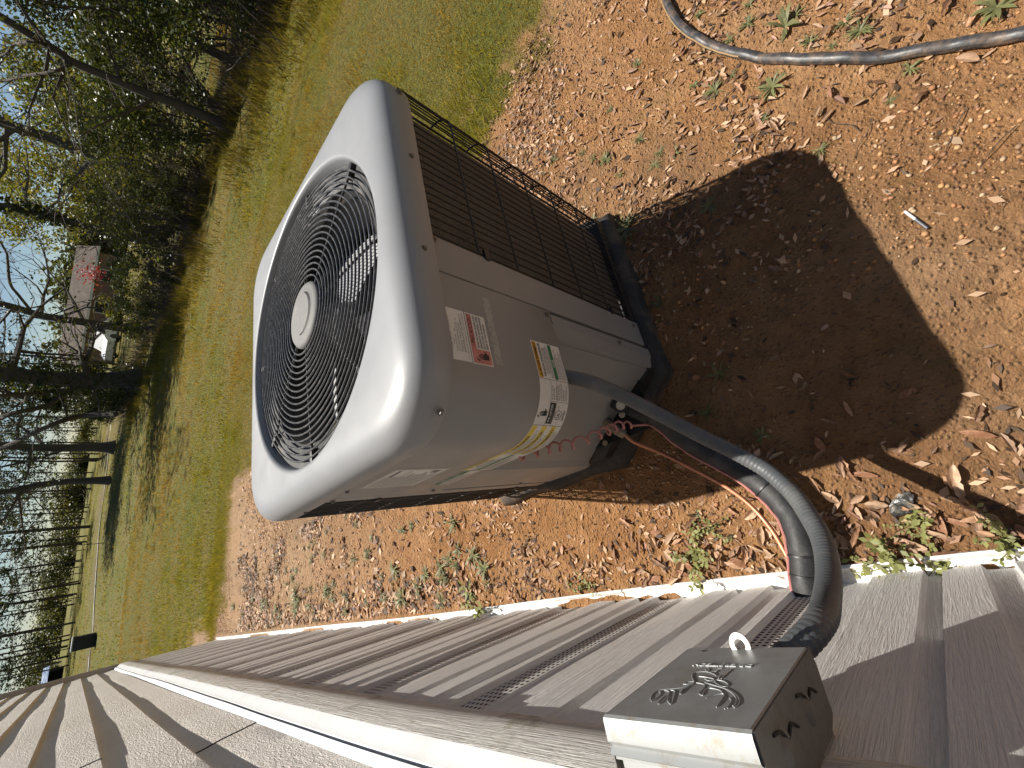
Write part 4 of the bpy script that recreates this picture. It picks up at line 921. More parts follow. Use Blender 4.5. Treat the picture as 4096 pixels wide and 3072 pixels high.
# ------------------------------------------------------------------ weeds near the condenser
def rosette(seed, n=14, lmin=.03, lmax=.07, w=.006, rise=.6):
    r = random.Random(seed); Vs, Fs, T = [], [], []
    for i in range(n):
        a = r.uniform(0, 6.28); L = r.uniform(lmin, lmax); e = r.uniform(.1, rise); ww = w*r.uniform(.7, 1.3); k = len(Vs); g_ = r.uniform(.7, 1.3)
        for u, ws in ((0, .4), (.35, 1), (.7, .85), (1, .05)):
            d = L*u; z = .002+math.sin(u*2.2)*L*e*.8; cx, cy = math.cos(a)*d, math.sin(a)*d
            Vs += [(cx-math.sin(a)*ww*ws, cy+math.cos(a)*ww*ws, z+.0), (cx+math.sin(a)*ww*ws, cy-math.cos(a)*ww*ws, z)]; T += [(g_, g_*1.02, g_*.9)]*2
        Fs += [(k+2*j, k+2*j+1, k+2*j+3, k+2*j+2) for j in range(3)]
    return np_mesh('weed', Vs, Fs, M['weed'], np.array(T))
def sprig(seed, n=10, L=.13, leaf=.019):
    r = random.Random(seed); Vs, Fs, T = [], [], []
    for i in range(n):
        a = r.uniform(0, 6.28); el = r.uniform(.2, 1.1); pts = []
        p = np.zeros(3); d = np.array((math.cos(a)*math.cos(el), math.sin(a)*math.cos(el), math.sin(el))); ln_ = L*r.uniform(.5, 1)
        for s in range(6):
            pts.append(p.copy()); p = p+d*ln_/5; d = d+np.array((r.uniform(-.2, .2), r.uniform(-.2, .2), -.10)); d /= np.linalg.norm(d)
            if p[2] < .004: p[2] = .004
        for s in range(1, 6):
            for q in range(2):
                aa = r.uniform(0, 6.28); k = len(Vs); ll = leaf*r.uniform(.6, 1.2); b = pts[s]; dd = np.array((math.cos(aa), math.sin(aa), r.uniform(-.1, .7))); sd_ = np.array((-dd[1], dd[0], 0))*.28; g_ = r.uniform(.8, 1.5)
                Vs += [b, b+(dd*.5+sd_)*ll, b+dd*ll, b+(dd*.5-sd_)*ll]; Fs.append((k, k+1, k+2, k+3)); T += [(g_*1.1, g_*1.15, g_*.8)]*4
        for s in range(5):
            k = len(Vs); q = np.array((-math.sin(a), math.cos(a), 0))*.0012; Vs += [pts[s]-q, pts[s]+q, pts[s+1]+q, pts[s+1]-q]; Fs.append((k, k+1, k+2, k+3)); T += [(1.2, 1.2, .8)]*4
    return np_mesh('sprig', Vs, Fs, M['weed'], np.array(T))
WM = [rosette(i, R_.randint(22, 44), .012, .055, R_.uniform(.0014, .0034), R_.uniform(.3, 1.0)) for i in range(10)]
BM = [rosette(50+i, 18, .035, .075, .006, .7) for i in range(3)]
SM = [sprig(i) for i in range(5)]
def plant(name, me, px, py, sc_, label, group=None, z=None):
    p = G(px, py); zz = float(gh(p[0], p[1])) if z is None else z
    o = inst(name, me, None, (p[0], p[1], zz), (0, 0, R_.uniform(0, 6.28)), sc_); return tag(o, label, 'weed', group)
plant('broadleaf_weed', BM[0], 3140, 110, .8, 'largest broad leaved green weed above the hose bend', None)
plant('broadleaf_weed', BM[1], 3090, 352, .65, 'pale green star shaped weed just under the hose', None)
plant('broadleaf_weed', BM[2], 3985, 25, .7, 'light green leafy weed beyond the straight end of the hose', None)
plant('grass_tuft', WM[0], 2510, 915, 1.3, 'dark shaded tuft at the condenser pad corner', None)
plant('grass_tuft', WM[1], 1182, 2372, 2.6, 'tall bright green grass tuft beside the skirting', None)
for i, (px, py) in enumerate(((2862, 365), (2930, 300), (2800, 60), (2920, 160), (2780, 340), (3240, 180), (3440, 130), (3380, 90), (2560, 560), (2640, 610), (2430, 640), (2620, 660), (2700, 610), (2480, 700), (2370, 880), (2380, 640), (2220, 640), (2180, 700), (2100, 620), (2440, 440), (2550, 250), (3560, 400), (3640, 270), (3060, 480), (3000, 20), (2330, 620), (2700, 90), (3180, 60), (3330, 190), (2990, 100))):
    plant('weed_rosette', WM[i % 10], px, py, R_.uniform(.35, .75), ('flat' if i % 3 == 0 else 'spiky' if i % 3 == 1 else 'dense')+' small weed '+('beyond the hose' if py < 205 and px > 2700 else 'just inside the hose' if px > 2750 else 'by the lawn edge' if px < 2300 else 'near the condenser coil guard' if px < 2500 else 'halfway from condenser to hose'), 'small weeds on the sunlit clay')
for i, (px, py) in enumerate(((2840, 830), (2640, 1210), (2830, 1650), (3280, 600), (3050, 1740), (2880, 1500))):
    plant('weed_rosette', WM[(i*3) % 10], px, py, R_.uniform(.5, .85), 'small weed in or at the edge of the condenser shadow', 'small weeds in the shadow')
for i in range(95):
    yy = R_.uniform(1.5, 5.6); xx = abs(R_.gauss(.22, .2))+.05 if R_.random() < .6 else R_.uniform(.1, .75)
    o = inst('weed_rosette', WM[R_.randrange(10)], None, (xx, yy, float(gh(xx, yy))), (0, 0, R_.uniform(0, 6.28)), R_.uniform(.6, 1.4)*(.6 if xx > .5 else 1)); tag(o, ('tiny' if o.scale[0] < .6 else 'small' if o.scale[0] < .9 else 'bushy')+' green weed '+('touching the skirting track' if xx < .13 else 'on the sandy strip' if yy > 3.4 else 'on litter between condenser and skirting')+(' near the far lawn edge' if yy > 4.6 else ''), 'weed', 'weeds along the skirting strip')
plant('leafy_sprig', SM[0], 2797, 2240, .95, 'bright green leafy sprig at the bottom track near the pipes'); plant('leafy_sprig', SM[1], 2830, 2120, .6, 'slender pale sprig among leaves near the copper pipe')
plant('leafy_sprig', SM[2], 1935, 2430, 1.3, 'green leafy sprig overlapping the bottom track beyond the sprig near the pipes')
plant('leafy_sprig', SM[3], 2345, 2340, .55, 'small green sprig on the bottom track')
o = plant('leafy_sprig', SM[4], 3590, 2265, .9, 'pale green sprig with dried yellow flowers leaning on the skirting')
fl = np.concatenate([RS.normal(0, .012, (60, 3))+np.array((dx, dy, dz)) for dx, dy, dz in ((-.035, .02, .07), (-.03, -.005, .085), (-.04, .05, .06))])
k4 = np.array([(0, 0, 0), (.004, .001, .001), (.005, .002, .005), (.001, .0, .004)]); V = (fl[:, None]+k4[None]).reshape(-1, 3); f_ = link(bpy.data.objects.new('dried_flowers', np_mesh('dried_flowers', V, np.arange(len(V)).reshape(-1, 4), M['dryflower'], np.ones((len(V), 3)))), o); o.rotation_euler = (0, 0, 0)
plant('leafy_sprig', SM[1], 3760, 2255, .9, 'trailing green sprig along the track beside the flowering sprig'); plant('leafy_sprig', SM[2], 4060, 2170, .7, 'green sprig on the clay past the end of the track')
plant('leafy_sprig', SM[3], 3640, 2090, .45, 'grey green seedling on shaded clay by the plastic scrap')

# ------------------------------------------------------------------ trees and shrubs
def leaf_cloud(name, C, size, mt, rs, spread, asp=.55, tint_lo=.6, tint_hi=1.35, flat=0, fold=True):
    """C (n,3) leaf positions -> diamond leaves in random attitudes"""
    n = len(C); a = rs.normal(size=(n, 3)); a[:, 2] *= .6; a /= np.linalg.norm(a, axis=1)[:, None]
    b = np.cross(a, rs.normal(size=(n, 3))); b /= np.linalg.norm(b, axis=1)[:, None]+1e-9
    s = size*rs.uniform(.6, 1.35, n)[:, None]
    V = np.stack([C-a*s*.5, C+b*s*asp*.5, C+a*s*.5, C-b*s*asp*.5], 1).reshape(-1, 3)
    t_ = rs.uniform(tint_lo, tint_hi, (n, 1))*np.stack([rs.uniform(.85, 1.2, n), np.ones(n), rs.uniform(.7, 1.1, n)], 1)
    return np_mesh(name, V, np.arange(4*n).reshape(-1, 4), mt, np.repeat(t_, 4, 0))
def grow(mb, p, d, L, r, depth, rnd, tips, n=5, up=.12, kids=(3, 5), wob=.22):
    k = 4 if depth > 0 else 3; pts = [p]; rr = [r]
    for i in range(k):
        d = (d+Vector((rnd.gauss(0, wob), rnd.gauss(0, wob), rnd.gauss(0, wob)+up))).normalized(); p = p+d*L/k; pts.append(p); rr.append(max(r*(1-.75*(i+1)/k), .004))
    mb.tube(pts, rr, max(3, n), caps=False)
    if depth == 0: tips += pts[1:]; return
    for j in range(rnd.randint(*kids)):
        i = rnd.randint(1, k); q = pts[i]; nd = (d+Vector((rnd.gauss(0, .8), rnd.gauss(0, .8), rnd.gauss(.1, .5)))).normalized()
        grow(mb, q, nd, L*rnd.uniform(.5, .75), max(rr[i]*.7, .005), depth-1, rnd, tips, max(3, n-1), up, kids, wob)
def big_tree(name, label, pix, r0, height, seed, cat='tree', limbs=9, limb_z=1.6, leafmt=None, nleaf=0, leafsz=.09, dist=None, side=(), group=None, vines=0, limbL=2.6, droop=.05, depth=2, buttress=1.5, top=0):
    rnd = random.Random(seed); rs = np.random.RandomState(seed)
    b = G(*pix[0]) if dist is None else at(*pix[0], dist)
    dd = math.hypot(b[0]-CAM[0], b[1]-CAM[1]); zb = float(gh(b[0], b[1])); pts = [Vector((b[0], b[1], zb-.15))]
    for q in pix[1:]: pts.append(Vector(at(q[0], q[1], dd)))
    if dist is not None: pts = [Vector((pts[1].x, pts[1].y, zb-.15))]+pts[1:]
    d = (pts[-1]-pts[-2]).normalized(); d = (d+Vector((0, 0, .7))).normalized()
    while pts[-1].z < height:
        pts.append(pts[-1]+d*1.3); d = (d+Vector((rnd.gauss(0, .1), rnd.gauss(0, .1), .05))).normalized()
    sp = [Vector(q) for q in spline(pts, 5)]; N = len(sp)
    rad = [max(.02, r0*(1-.8*(max(q.z, 0)/height)**.8)*(1+(buttress-1)*math.exp(-max(q.z-zb, 0)/.35))) for q in sp]
    root = empty(name, (b[0], b[1], zb)); tag(root, label, cat, group); off = (-b[0], -b[1], -zb)
    mb = MB(); mb.tube(sp, rad, 10); o = mb.obj('trunk', M['bark'], root, 60); o.location = off
    tw = MB(); tips = []
    for s in side:
        q = [Vector(at(u, v, dd+rnd.uniform(-.6, .6))) for u, v in s]; e = (q[-1]-q[-2]).normalized()
        for _ in range(3): q.append(q[-1]+(e+Vector((0, 0, .3)))*.8)
        rb = r0*.32; s2 = [Vector(v_) for v_ in spline(q, 4)]; tw.tube(s2, [rb*(1-.75*i/len(s2)) for i in range(len(s2))], 6)
        for j in range(5):
            i = rnd.randint(2, len(s2)-1); grow(tw, s2[i], Vector((rnd.gauss(0, 1), rnd.gauss(0, 1), rnd.gauss(.3, .5))).normalized(), limbL*.55, rb*.3, max(depth-1, 1), rnd, tips, 4)
    cand = [i for i in range(N) if sp[i].z > limb_z]
    for j in range(limbs):
        i = cand[min(len(cand)-1, int(len(cand)*(j+rnd.random())/limbs))]; a = rnd.uniform(0, 6.28)
        grow(tw, sp[i], Vector((math.cos(a), math.sin(a), rnd.uniform(-.15, .7))).normalized(), limbL*rnd.uniform(.6, 1.15), max(rad[i]*.45, .02), depth, rnd, tips, 5, droop)
    tw.obj('branches', M['twig'], root, 0).location = off
    if nleaf:
        T = np.array([t_[:] for t_ in tips]); C = T[rs.randint(0, len(T), nleaf)]+rs.normal(0, .16, (nleaf, 3))
        o = link(bpy.data.objects.new('crown', leaf_cloud('crown', C, leafsz, leafmt, rs, 0)), root); o.location = off
    if top:  # unseen leaves above the frame, added to deepen tree shade on the lawn
        T = np.array([t_[:] for t_ in tips if t_.z > 5.2]); C = T[rs.randint(0, len(T), top)]+rs.normal(0, .35, (top, 3)); C[:, 2] = np.maximum(C[:, 2], 5)
        o = link(bpy.data.objects.new('shade_crown', leaf_cloud('shade_crown', C, .2, M['olive'], rs, 0)), root); o.location = off
    if vines:
        i = rs.randint(0, int(N*.75), vines); C = np.array([sp[j][:] for j in i]); a = rs.uniform(0, 6.28, vines); rr = np.array([rad[j] for j in i])*rs.uniform(.9, 2.0, vines)+rs.exponential(.08, vines)
        C = C+np.stack([np.cos(a)*rr, np.sin(a)*rr, rs.normal(0, .25, vines)], 1); C[:, 2] = np.maximum(C[:, 2], zb+.05)
        o = link(bpy.data.objects.new('ivy', leaf_cloud('ivy', C, .11, M['evergreen'], rs, 0, .8)), root); o.location = off
    return root
c1 = lambda x, y: (x*.663, y*.663)
c2_ = lambda x, y: (x*.663, 1000+y*.663)
big_tree('bare_tree', 'dark leaning trunk rising out of the thicket with forked bare limbs', [c1(1410, 780), c1(1150, 660), c1(900, 570), c1(690, 480), c1(430, 370), c1(300, 280)], .075, 9, 1, limbs=10, limb_z=.9, leafmt=M['olive'], nleaf=1300, leafsz=.07, side=[[c1(300, 280), c1(200, 250), c1(80, 275), c1(0, 340)], [c1(300, 280), c1(180, 120), c1(90, 0)], [c1(430, 385), c1(330, 430), c1(150, 455), c1(0, 490)]], limbL=2.0)
big_tree('bare_tree', 'slimmer dark trunk leaning beside the forked one in dense evergreen', [c1(1450, 390), c1(1200, 270), c1(1050, 180), c1(800, 50), c1(700, 0)], .07, 8, 2, limbs=10, limb_z=.8, leafmt=M['evergreen'], nleaf=4200, leafsz=.085, limbL=1.9)
big_tree('bare_tree', 'thick bare trunk behind the olive shrubs under pale spring foliage', [c1(1010, 1090), c1(760, 990), c1(500, 910), c1(300, 830), c1(100, 770), c1(0, 730)], .17, 12, 3, limbs=13, limb_z=1.2, leafmt=M['olive'], nleaf=1500, leafsz=.09, dist=17, limbL=3.0)
big_tree('bare_tree', 'ivy clad trunk beside the utility pole behind the thicket', [c1(640, 1420), c1(430, 1340), c1(250, 1290), c1(0, 1240)], .15, 12, 4, limbs=11, limb_z=1.4, leafmt=M['olive'], nleaf=1800, leafsz=.11, dist=22, vines=2600, limbL=2.8)
big_tree('bare_tree', 'bare forked tree standing in front of the brown roofed house', [c2_(690, 470), c2_(600, 450), c2_(400, 420), c2_(250, 395), c2_(100, 350), c2_(0, 325)], .17, 12, 5, limbs=13, limb_z=1.3, dist=24, side=[[c2_(190, 370), c2_(110, 270), c2_(60, 200), c2_(45, 60), c2_(30, 0)]], limbL=2.8)
big_tree('vine_covered_tree', 'largest tree trunk wrapped in tangled vines at the lawn edge', [c2_(850, 770), c2_(600, 785), c2_(300, 775), c2_(0, 745)], .30, 13, 6, limbs=16, limb_z=1.3, leafmt=M['olive'], nleaf=3000, leafsz=.11, side=[[c2_(780, 810), c2_(500, 835), c2_(300, 855), c2_(0, 880)], [c2_(700, 990), c2_(500, 1000), c2_(300, 1060), c2_(0, 1200)], [c2_(480, 800), c2_(300, 930), c2_(100, 980), c2_(0, 1010)]], vines=3600, limbL=3.4, top=11000)
big_tree('bare_tree', 'straight dark trunk with flared base at the end of the pale edging', [c2_(690, 1190), c2_(560, 1190), c2_(350, 1195), c2_(180, 1190), c2_(0, 1180)], .23, 13, 7, limbs=13, limb_z=2.0, side=[[c2_(400, 1200), c2_(300, 1235), c2_(200, 1265), c2_(0, 1310)]], leafmt=M['olive'], nleaf=900, leafsz=.13, limbL=3.6, buttress=1.8, top=11000)
big_tree('bare_tree', 'dark trunk bending aside with one wide drooping limb before the pines', [c2_(670, 1390), c2_(450, 1395), c2_(250, 1415), c2_(80, 1450), c2_(0, 1462)], .17, 12, 8, limbs=12, limb_z=2.0, side=[[c2_(200, 1425), c2_(120, 1480), c2_(60, 1570), c2_(0, 1650)]], leafmt=M['olive'], nleaf=700, leafsz=.13, limbL=3.4, buttress=1.5, top=11000)

def shrub(name, label, x, y, h, w, mt, nleaf, lsz, seed, group=None, nst=12, ncl=26, floor=.1, asp=.55):
    rnd = random.Random(seed); rs = np.random.RandomState(seed); z = float(gh(x, y)); root = empty(name, (x, y, z)); tag(root, label, 'shrub', group)
    mb = MB(); tips = []
    for i in range(nst):
        a = rnd.uniform(0, 6.28); grow(mb, Vector((math.cos(a)*w*.12, math.sin(a)*w*.12, -.05)), Vector((math.cos(a)*.5, math.sin(a)*.5, 1)).normalized(), h*.55*rnd.uniform(.7, 1.1), .018+.006*h*.5, 2, rnd, tips, 4, .1)
    mb.obj('stems', M['twig'], root, 0)
    c = rs.normal(size=(ncl, 3)); c /= np.linalg.norm(c, axis=1)[:, None]; c *= rs.uniform(.25, 1, (ncl, 1))**.5
    c = c*np.array((w*.5, w*.5, h*.5))+np.array((0, 0, h*.52)); cs = rs.uniform(.10, .24, ncl)*min(w, h)*.75
    k = rs.randint(0, ncl, nleaf); off = rs.normal(size=(nleaf, 3)); off /= np.linalg.norm(off, axis=1)[:, None]; off *= (rs.rand(nleaf)**.45)[:, None]*1.25
    C = c[k]+off*cs[k][:, None]*np.array((1, 1, .75)); C[:, 2] = np.where(C[:, 2] < floor, floor+rs.rand(nleaf)*.3, C[:, 2])
    o = link(bpy.data.objects.new('crown', leaf_cloud('crown', C, lsz, mt, rs, 0, asp)), root); return root
# the thicket along the right edge of the lawn
TH = [(7.6, 2.5, 2.3, 2.0, 'evergreen', 5200, .075, 'dark shrub overhanging the shaded edge of the near lawn'),
      (8.3, 4.5, 2.0, 1.8, 'evergreen', 4600, .075, 'dark shrub at the lawn edge before the slim leaning trunk'),
      (8.9, 1.0, 3.2, 2.6, 'evergreen', 6000, .085, 'tall dark shrub at the near end of the thicket'),
      (11.8, 6.6, 4.4, 3.8, 'evergreen', 9000, .10, 'tall dark evergreen mass at the back of the thicket'),
      (12.6, 3.6, 5.0, 4.0, 'evergreen', 9000, .10, 'tallest dark evergreen mass behind the near thicket'),
      (9.2, 3.2, 3.8, 3.2, 'evergreen', 9000, .085, 'dense dark evergreen shrub nearest the shaded lawn corner'),
      (9.9, 5.0, 4.4, 3.0, 'evergreen', 9000, .085, 'tall dark evergreen shrub behind the slim leaning trunk'),
      (8.9, 6.9, 2.1, 1.9, 'evergreen', 4200, .075, 'dark glossy shrub at the foot of the two leaning trunks'),
      (10.3, 8.2, 3.4, 2.8, 'evergreen', 6500, .085, 'dark evergreen shrub filling the gap behind the leaning trunks'),
      (8.6, 8.3, 1.5, 1.6, 'olive', 3000, .065, 'low olive shrub in front of the thicket'),
      (9.0, 9.6, 2.3, 2.1, 'olive', 3800, .07, 'olive twiggy shrub in mid thicket beyond the forked trunk'),
      (8.5, 11.0, 1.4, 1.7, 'evergreen', 3000, .075, 'rounded dark shrub of mid thicket at the grass edge'),
      (10.2, 11.3, 2.1, 2.4, 'olive', 2600, .08, 'airy olive shrub set back from the grass edge'),
      (8.6, 12.8, 1.35, 1.7, 'olive', 3000, .075, 'bushy olive shrub before the brown roofed house'),
      (9.3, 14.6, 1.35, 1.9, 'spring', 2800, .08, 'yellow green shrub near the vine covered tree'),
      (9.9, 16.6, 1.1, 1.8, 'olive', 2200, .08, 'low brushy shrub beside the vine covered tree'),
      (8.7, 20.8, 2.8, 2.0, 'evergreen', 5200, .10, 'dark vine mass hanging beside the vine covered tree'),
      (9.8, 24.2, 1.6, 1.8, 'olive', 2000, .10, 'brushy shrub behind the vine covered tree')]
for i, (x, y, h, w, mt, nl, ls, lab) in enumerate(TH): shrub('thicket_shrub', lab, x, y, h, w, M[mt], int(nl*1.5), ls*.8, 200+i, nst=10 if mt == 'evergreen' else 16)
for i, (px, py, d, h, w, lab) in enumerate(((200, 560, 30, 6.5, 6.5, 'broad pale green spring tree behind the leaning trunks'), (190, 760, 36, 7.5, 6.0, 'yellow green spring tree beside the ivy clad trunk'), (240, 330, 27, 6, 5.5, 'pale green spring tree behind the tall evergreen'))):
    p = at(px, py, d); r = shrub('spring_tree', lab, p[0], p[1], h, w, M['spring'], 7000, .17, 300+i, nst=7, ncl=34); r['category'] = 'tree'
# low brush and tall weeds along the thicket foot
def undergrowth(n, seed, name, label, fx, h0, h1, wd, mt, tl, y0=2, y1=22):
    rs = np.random.RandomState(seed); y = rs.uniform(y0, y1, n); x = np.interp(y, [2, 6, 9, 12, 19, 30], [7.0, 7.7, 7.3, 7.3, 8.4, 9.6])+fx+rs.normal(.35, .75, n)
    k_ = fbm(x*1.3+3, y*1.3, 3) > rs.uniform(.36, .58, n); x, y = x[k_], y[k_]; n = len(x)
    z = gh(x, y); h = rs.uniform(h0, h1, n); a = rs.uniform(0, 6.28, n); b = rs.uniform(0, 6.28, n); ln_ = h*rs.uniform(.1, .8, n)
    v = np.stack([np.stack([x-np.cos(a)*wd, y-np.sin(a)*wd, z], 1), np.stack([x+np.cos(a)*wd, y+np.sin(a)*wd, z], 1), np.stack([x+np.cos(b)*ln_, y+np.sin(b)*ln_, z+h], 1)], 1).reshape(-1, 3)
    t_ = rs.uniform(*tl, (n, 1))*np.ones((1, 3)); me = np_mesh(name, v, np.arange(3*n).reshape(-1, 3), mt, np.repeat(t_, 3, 0)); tag(link(bpy.data.objects.new(name, me)), label, 'undergrowth', kind='stuff')
undergrowth(60000, 401, 'undergrowth', 'long green grass and weeds along the foot of the thicket', -.1, .05, .22, .008, M['grass'], (.4, .9))
undergrowth(9000, 402, 'undergrowth', 'grey brown dead brush tangled under the thicket', .7, .2, 1.1, .006, M['twig'], (1, 1), 2, 24)

# pines across the field
def pine_mesh(seed):
    rnd = random.Random(seed); rs = np.random.RandomState(seed); mb = MB(); rnd0 = rnd.uniform(.045, .085); H_ = rnd.uniform(11, 14); lean = rnd.uniform(-.03, .03); pts = [Vector((lean*2.2*z+.10*math.sin(z*.6+seed), .06*math.sin(z*.5), z)) for z in np.linspace(-.2, H_, 12)]
    mb.tube(pts, [rnd0*(1-.8*i/11)+.012 for i in range(12)], 6); C = []
    for j in range(44):
        z = rnd.uniform(2.2, H_)*1.0; a = rnd.uniform(0, 6.28); L = rnd.uniform(.7, 2.2)*(1.1-.5*z/H_); p = Vector((lean*2.2*z, 0, z)); e = p+Vector((math.cos(a)*L, math.sin(a)*L, rnd.uniform(-.3, .5)*L)); mb.tube([p, (p+e)/2+Vector((0, 0, .06)), e], [.03, .02, .008], 3, caps=False)
        dens = 9 if z > 3.0 else 3
        for q in range(dens): C.append(p.lerp(e, rnd.uniform(.45, 1.05))+Vector((rnd.gauss(0, .14), rnd.gauss(0, .14), rnd.gauss(0, .12))))
    C = np.repeat(np.array([c[:] for c in C]), 3, 0)+rs.normal(0, .10, (len(C)*3, 3))
    return mb.mesh('trunk', M['pinebark'], 60), leaf_cloud('crown', C, .26, M['pine'], rs, 0, .4)
PM = [pine_mesh(500+i) for i in range(6)]
def pine(p, s, lab, grp):
    r = empty('pine_tree', (p[0], p[1], float(gh(p[0], p[1])))); tag(r, lab, 'tree', grp); a, b = PM[R_.randrange(6)]; rz = R_.uniform(0, 6.28)
    inst('trunk', a, r, rot=(0, 0, rz), scale=s); inst('crown', b, r, rot=(0, 0, rz), scale=s)
for i in range(50):
    az = math.radians(-3.2+25.5*(i+R_.uniform(-.4, .4))/50); az += math.radians(R_.uniform(-.6, .6)); d = R_.uniform(46, 80)*(1 if R_.random() < .8 else 1.2)
    pine((CAM[0]+d*math.sin(az), d*math.cos(az)), R_.uniform(.8, 1.2), ('slender' if i % 3 else 'stouter')+' dark pine across the field '+('past the house corner' if i < 9 else 'behind the black cabinet' if i < 17 else 'left of the bending trunk' if i < 27 else 'between bending trunk and straight trunk' if i < 36 else 'between straight trunk and vine covered tree'), 'pines across the field')
for i in range(9):
    az = math.radians(21.5+4*i/8+R_.uniform(-.3, .3)); d = R_.uniform(36, 52); pine((CAM[0]+d*math.sin(az), d*math.cos(az)), R_.uniform(.8, 1.1), 'pine with low boughs behind the vine covered tree', 'pines behind the vine covered tree')
# distant hedge trees closing the view
HM = []
for i in range(4):
    rs = np.random.RandomState(600+i); c = rs.normal(size=(14, 3))*np.array((1.6, 1.6, .9))+np.array((0, 0, 2.0)); k = rs.randint(0, 14, 2600); C = c[k]+rs.normal(0, .6, (2600, 3)); C[:, 2] = np.abs(C[:, 2])
    HM.append([leaf_cloud('crown', C, .34, M[q], rs, 0, .7) for q in ('hedge', 'olive')])
mb = MB(); mb.tube([(0, 0, -.1), (.05, 0, 1), (0, .05, 2.4)], [.10, .08, .05], 6); HT = mb.mesh('trunk', M['bark'])
for i in range(56):
    az = math.radians(-4+66*(i+R_.random()*.7)/56); d = R_.uniform(78, 104); x, y = CAM[0]+d*math.sin(az), d*math.cos(az); s = R_.uniform(.45, .85)*(1 if az < .42 else 1.9)
    r = empty('hedge_tree', (x, y, float(gh(x, y))), R_.uniform(0, 6)); yl = R_.random() < .35; tag(r, 'distant '+('tall ' if s > .66*(1 if az < .42 else 1.9) else 'low ')+('yellow green' if yl else 'olive')+' bushy tree '+('behind the pines' if az < .39 else 'behind the brown roofed house' if az < .62 else 'behind the thicket'), 'tree', 'distant tree line'); inst('trunk', HT, r, scale=s); inst('crown', HM[R_.randrange(4)][1 if yl else 0], r, scale=(s*1.25, s*1.25, s))

# ------------------------------------------------------------------ far objects
# neighbour's house
p = at(400, 1235, 58); nh = empty('neighbour_house', (p[0], p[1], 0), math.radians(-28)); tag(nh, 'low brown roofed house seen through the thicket', 'house')
MB().box(-5, 5, -2.6, 2.6, 0, 2.3).obj('wall', mat('tan_brick', (.22, .15, .11), .9), nh, 0)
mb = MB(); mb.add([(-5.5, -3.1, 2.2), (5.5, -3.1, 2.2), (5.5, 0, 3.7), (-5.5, 0, 3.7), (-5.5, 3.1, 2.2), (5.5, 3.1, 2.2)], [(0, 1, 2, 3), (3, 2, 5, 4), (0, 3, 4), (1, 5, 2), (0, 4, 5, 1)]); mb.obj('roof', grimy('brown_shingle', (.085, .065, .05), .95, .4, 2), nh, 0)
mb = MB(); mb.box(-5.5, 5.5, -3.14, -3.08, 2.08, 2.26); mb.obj('gutter', M['white'], nh, 0)
for x in (-3, 0, 3):
    w_ = MB().box(x-.55, x+.55, -2.66, -2.58, .9, 1.9).obj('window', M['white'], nh, 0); MB().box(x-.47, x+.47, -2.69, -2.62, .98, 1.82).obj('pane', mat('dark_glass', (.02, .025, .03), .1), w_, 0)
# white pickup parked there
p = at(440, 1352, 46); cr = empty('parked_car', (p[0], p[1], float(gh(p[0], p[1]))), math.radians(35)); tag(cr, 'small white car parked by the brown roofed house', 'car')
wm = mat('white_car_paint', (.75, .75, .74), .25); gm = mat('car_glass', (.02, .025, .03), .08)
def prism(pts, y0, y1): mb = MB(); mb.loops([[(x, y0, z) for x, z in pts], [(x, y1, z) for x, z in pts]], True, True, True); return mb
prism([(-2.1, .35), (-2.15, .75), (-1.5, .95), (1.3, .97), (2.1, .85), (2.15, .4), (1.8, .3), (-1.8, .3)], -.85, .85).obj('body', wm, cr, 30)
prism([(-1.1, .94), (-.5, 1.45), (.9, 1.47), (1.5, .95)], -.72, .72).obj('cabin', wm, cr, 30)
for yy in (-.735, .735): prism([(-.85, .98), (-.42, 1.38), (.82, 1.40), (1.25, .98)], yy-.01, yy+.01).obj('window', gm, cr, 0)
for x in (-1.3, 1.3):
    for yy in (-.8, .8): put(MB().lathe([(.0, -.1), (.32, -.1), (.33, 0), (.32, .1), (0, .1)], 16), (x, yy, .33), Vector((0, 1, 0)).to_track_quat('Z', 'Y')).obj('wheel', M['black'], cr)
# redbud
p = at(352, 1092, 50); rs = np.random.RandomState(77); C = rs.normal(size=(260, 3))*np.array((.45, .45, .4))+np.array((0, 0, 2.3)); rb = empty('redbud_tree', (p[0], p[1], 0)); tag(rb, 'small crimson flowering tree beside the brown roof', 'tree')
link(bpy.data.objects.new('crown', leaf_cloud('crown', C, .2, M['redbud'], rs, 0)), rb); mb = MB(); tips = []; rnd = random.Random(5)
for i in range(4): grow(mb, Vector((0, 0, -.05)), Vector((rnd.gauss(0, .4), rnd.gauss(0, .4), 1)).normalized(), 1.9, .05, 2, rnd, tips, 4)
mb.obj('trunk', M['bark'], rb, 0)
# shed beyond the house corner
p = G(252, 2690); sd_ = empty('shed', (p[0]-1.0, p[1], 0), math.radians(4)); sd_.scale = (.8, .8, .46); tag(sd_, 'dark open shed with a shiny metal roof past the house corner', 'shed')
dk = mat('dark_boards', (.03, .027, .025), .9)
MB().box(-4.5, 1.9, 2.6, 2.75, 0, 2.1).obj('back_wall', dk, sd_, 0); MB().box(-4.5, -4.35, 0, 2.6, 0, 2.2).obj('side_wall', dk, sd_, 0); MB().box(1.75, 1.9, .2, 2.6, 0, 1.9).obj('side_wall', dk, sd_, 0)
for x in (-4.2, -2.2, -.2, 1.75): MB().box(x-.07, x+.07, 0, .14, 0, 2.15).obj('post', dk, sd_, 0)
mb = MB(); mb.add([(-4.8, -.5, 2.1), (2.3, -.5, 2.1), (2.3, 2.9, 2.95), (-4.8, 2.9, 2.95), (-4.8, -.5, 2.05), (2.3, -.5, 2.05), (2.3, 2.9, 2.9), (-4.8, 2.9, 2.9)], [(0, 1, 2, 3), (4, 7, 6, 5), (0, 4, 5, 1), (1, 5, 6, 2), (2, 6, 7, 3), (3, 7, 4, 0)])
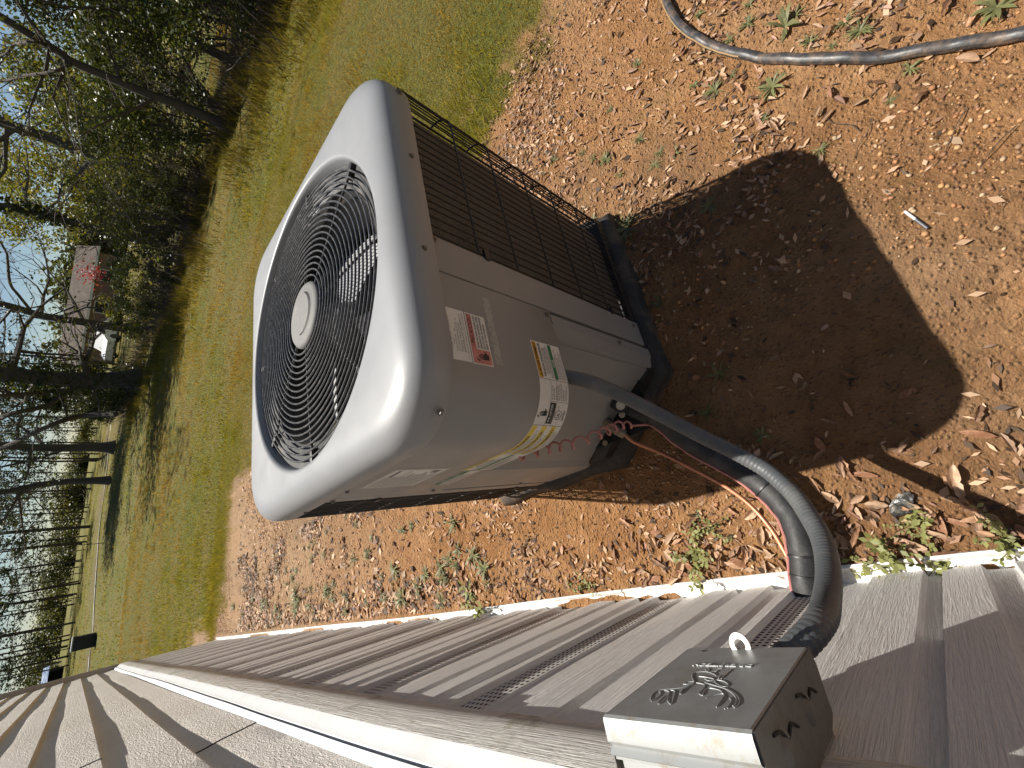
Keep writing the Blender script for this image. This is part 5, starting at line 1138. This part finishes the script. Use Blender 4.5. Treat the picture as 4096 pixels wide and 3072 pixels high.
m = mat('sky_reflect_roof', (.25, .30, .42), .3, .6); t = NT(m); t.col(t.mix(t.ramp(t.noise(t.coord(), 3, 4), [(.45, 0.0), (.6, 1.0)]), (.09, .13, .26), (.5, .55, .62))); mb.obj('roof', m, sd_, 0)  # sky reflection painted into the roof colour as blue and pale mottling
# black cabinet standing on the far lawn
p = G(384, 2557); bc = empty('black_cabinet', (p[0], p[1], float(gh(p[0], p[1]))), math.radians(-6)); tag(bc, 'upright black cabinet with pale lid on the far lawn', 'cabinet')
MB().box(-.24, .24, -.2, .2, .0, .62, .02).obj('cabinet_body', mat('matt_black', (.008, .008, .009), .6), bc)
MB().box(-.26, .26, -.22, .22, .623, .67, .015).obj('lid', mat('pale_lid', (.42, .43, .45), .4), bc); MB().box(-.15, .15, -.24, -.215, .635, .65, .004).obj('handle', M['steel'], bc)
# garden stake and field posts
for i, (px, py, h) in enumerate(((422, 2172, .8),)):
    p = G(px, py); mb = MB(); mb.tube([(0, 0, -.1), (.03, 0, h)], .014, 6); o = mb.obj('stake', M['twig'], None); o.location = (p[0], p[1], float(gh(p[0], p[1]))); tag(o, 'thin dark stake pushed into the far lawn', 'stake')
pm = MB(); pm.tube([(0, 0, -.1), (.01, 0, 1.0)], .035, 6); pm = pm.mesh('field_post', M['twig'])
for i in range(11):
    az = math.radians(0+20*i/10); d = 47+1.5*i; o = inst('field_post', pm, None, (CAM[0]+d*math.sin(az), d*math.cos(az), float(gh(CAM[0]+d*math.sin(az), d*math.cos(az)))), (R_.uniform(-.05, .05), R_.uniform(-.05, .05), 0)); tag(o, 'weathered fence post in the field before the pines', 'post', 'fence posts in the field')
# utility pole with cross arm, and its wires
p0 = at(300, 900, 40); pt = at(60, 790, 40); up_ = empty('utility_pole', (p0[0], p0[1], 0)); tag(up_, 'wooden utility pole with cross arm behind the thicket', 'pole')
mb = MB(); mb.tube([(0, 0, -.3), (0, 0, 9.5)], [.14, .09], 8); mb.obj('pole_shaft', M['bark'], up_); MB().box(-1.1, 1.1, -.06, .06, 8.6, 8.75).obj('cross_arm', M['bark'], up_, 0); MB().box(-.5, .1, -.15, .15, 5.2, 5.9).obj('transformer', M['galv'], up_, 0)
for k, (za, zb_) in enumerate(((8.8, 3.2), (8.8, 4.2), (7.9, 2.4))):
    e = at(150, 1500, 95); A = np.array((p0[0]+(-1+k)*.9, p0[1], za)); B = np.array((e[0], e[1]+k*2, zb_+3)); mb = MB(); mb.tube([A+(B-A)*u-np.array((0, 0, 4*u*(1-u)*1.6)) for u in np.linspace(0, 1, 14)], .018, 4)
    o = mb.obj('power_line', M['black'], None); tag(o, 'sagging power line running from the utility pole', 'wire', 'power lines')
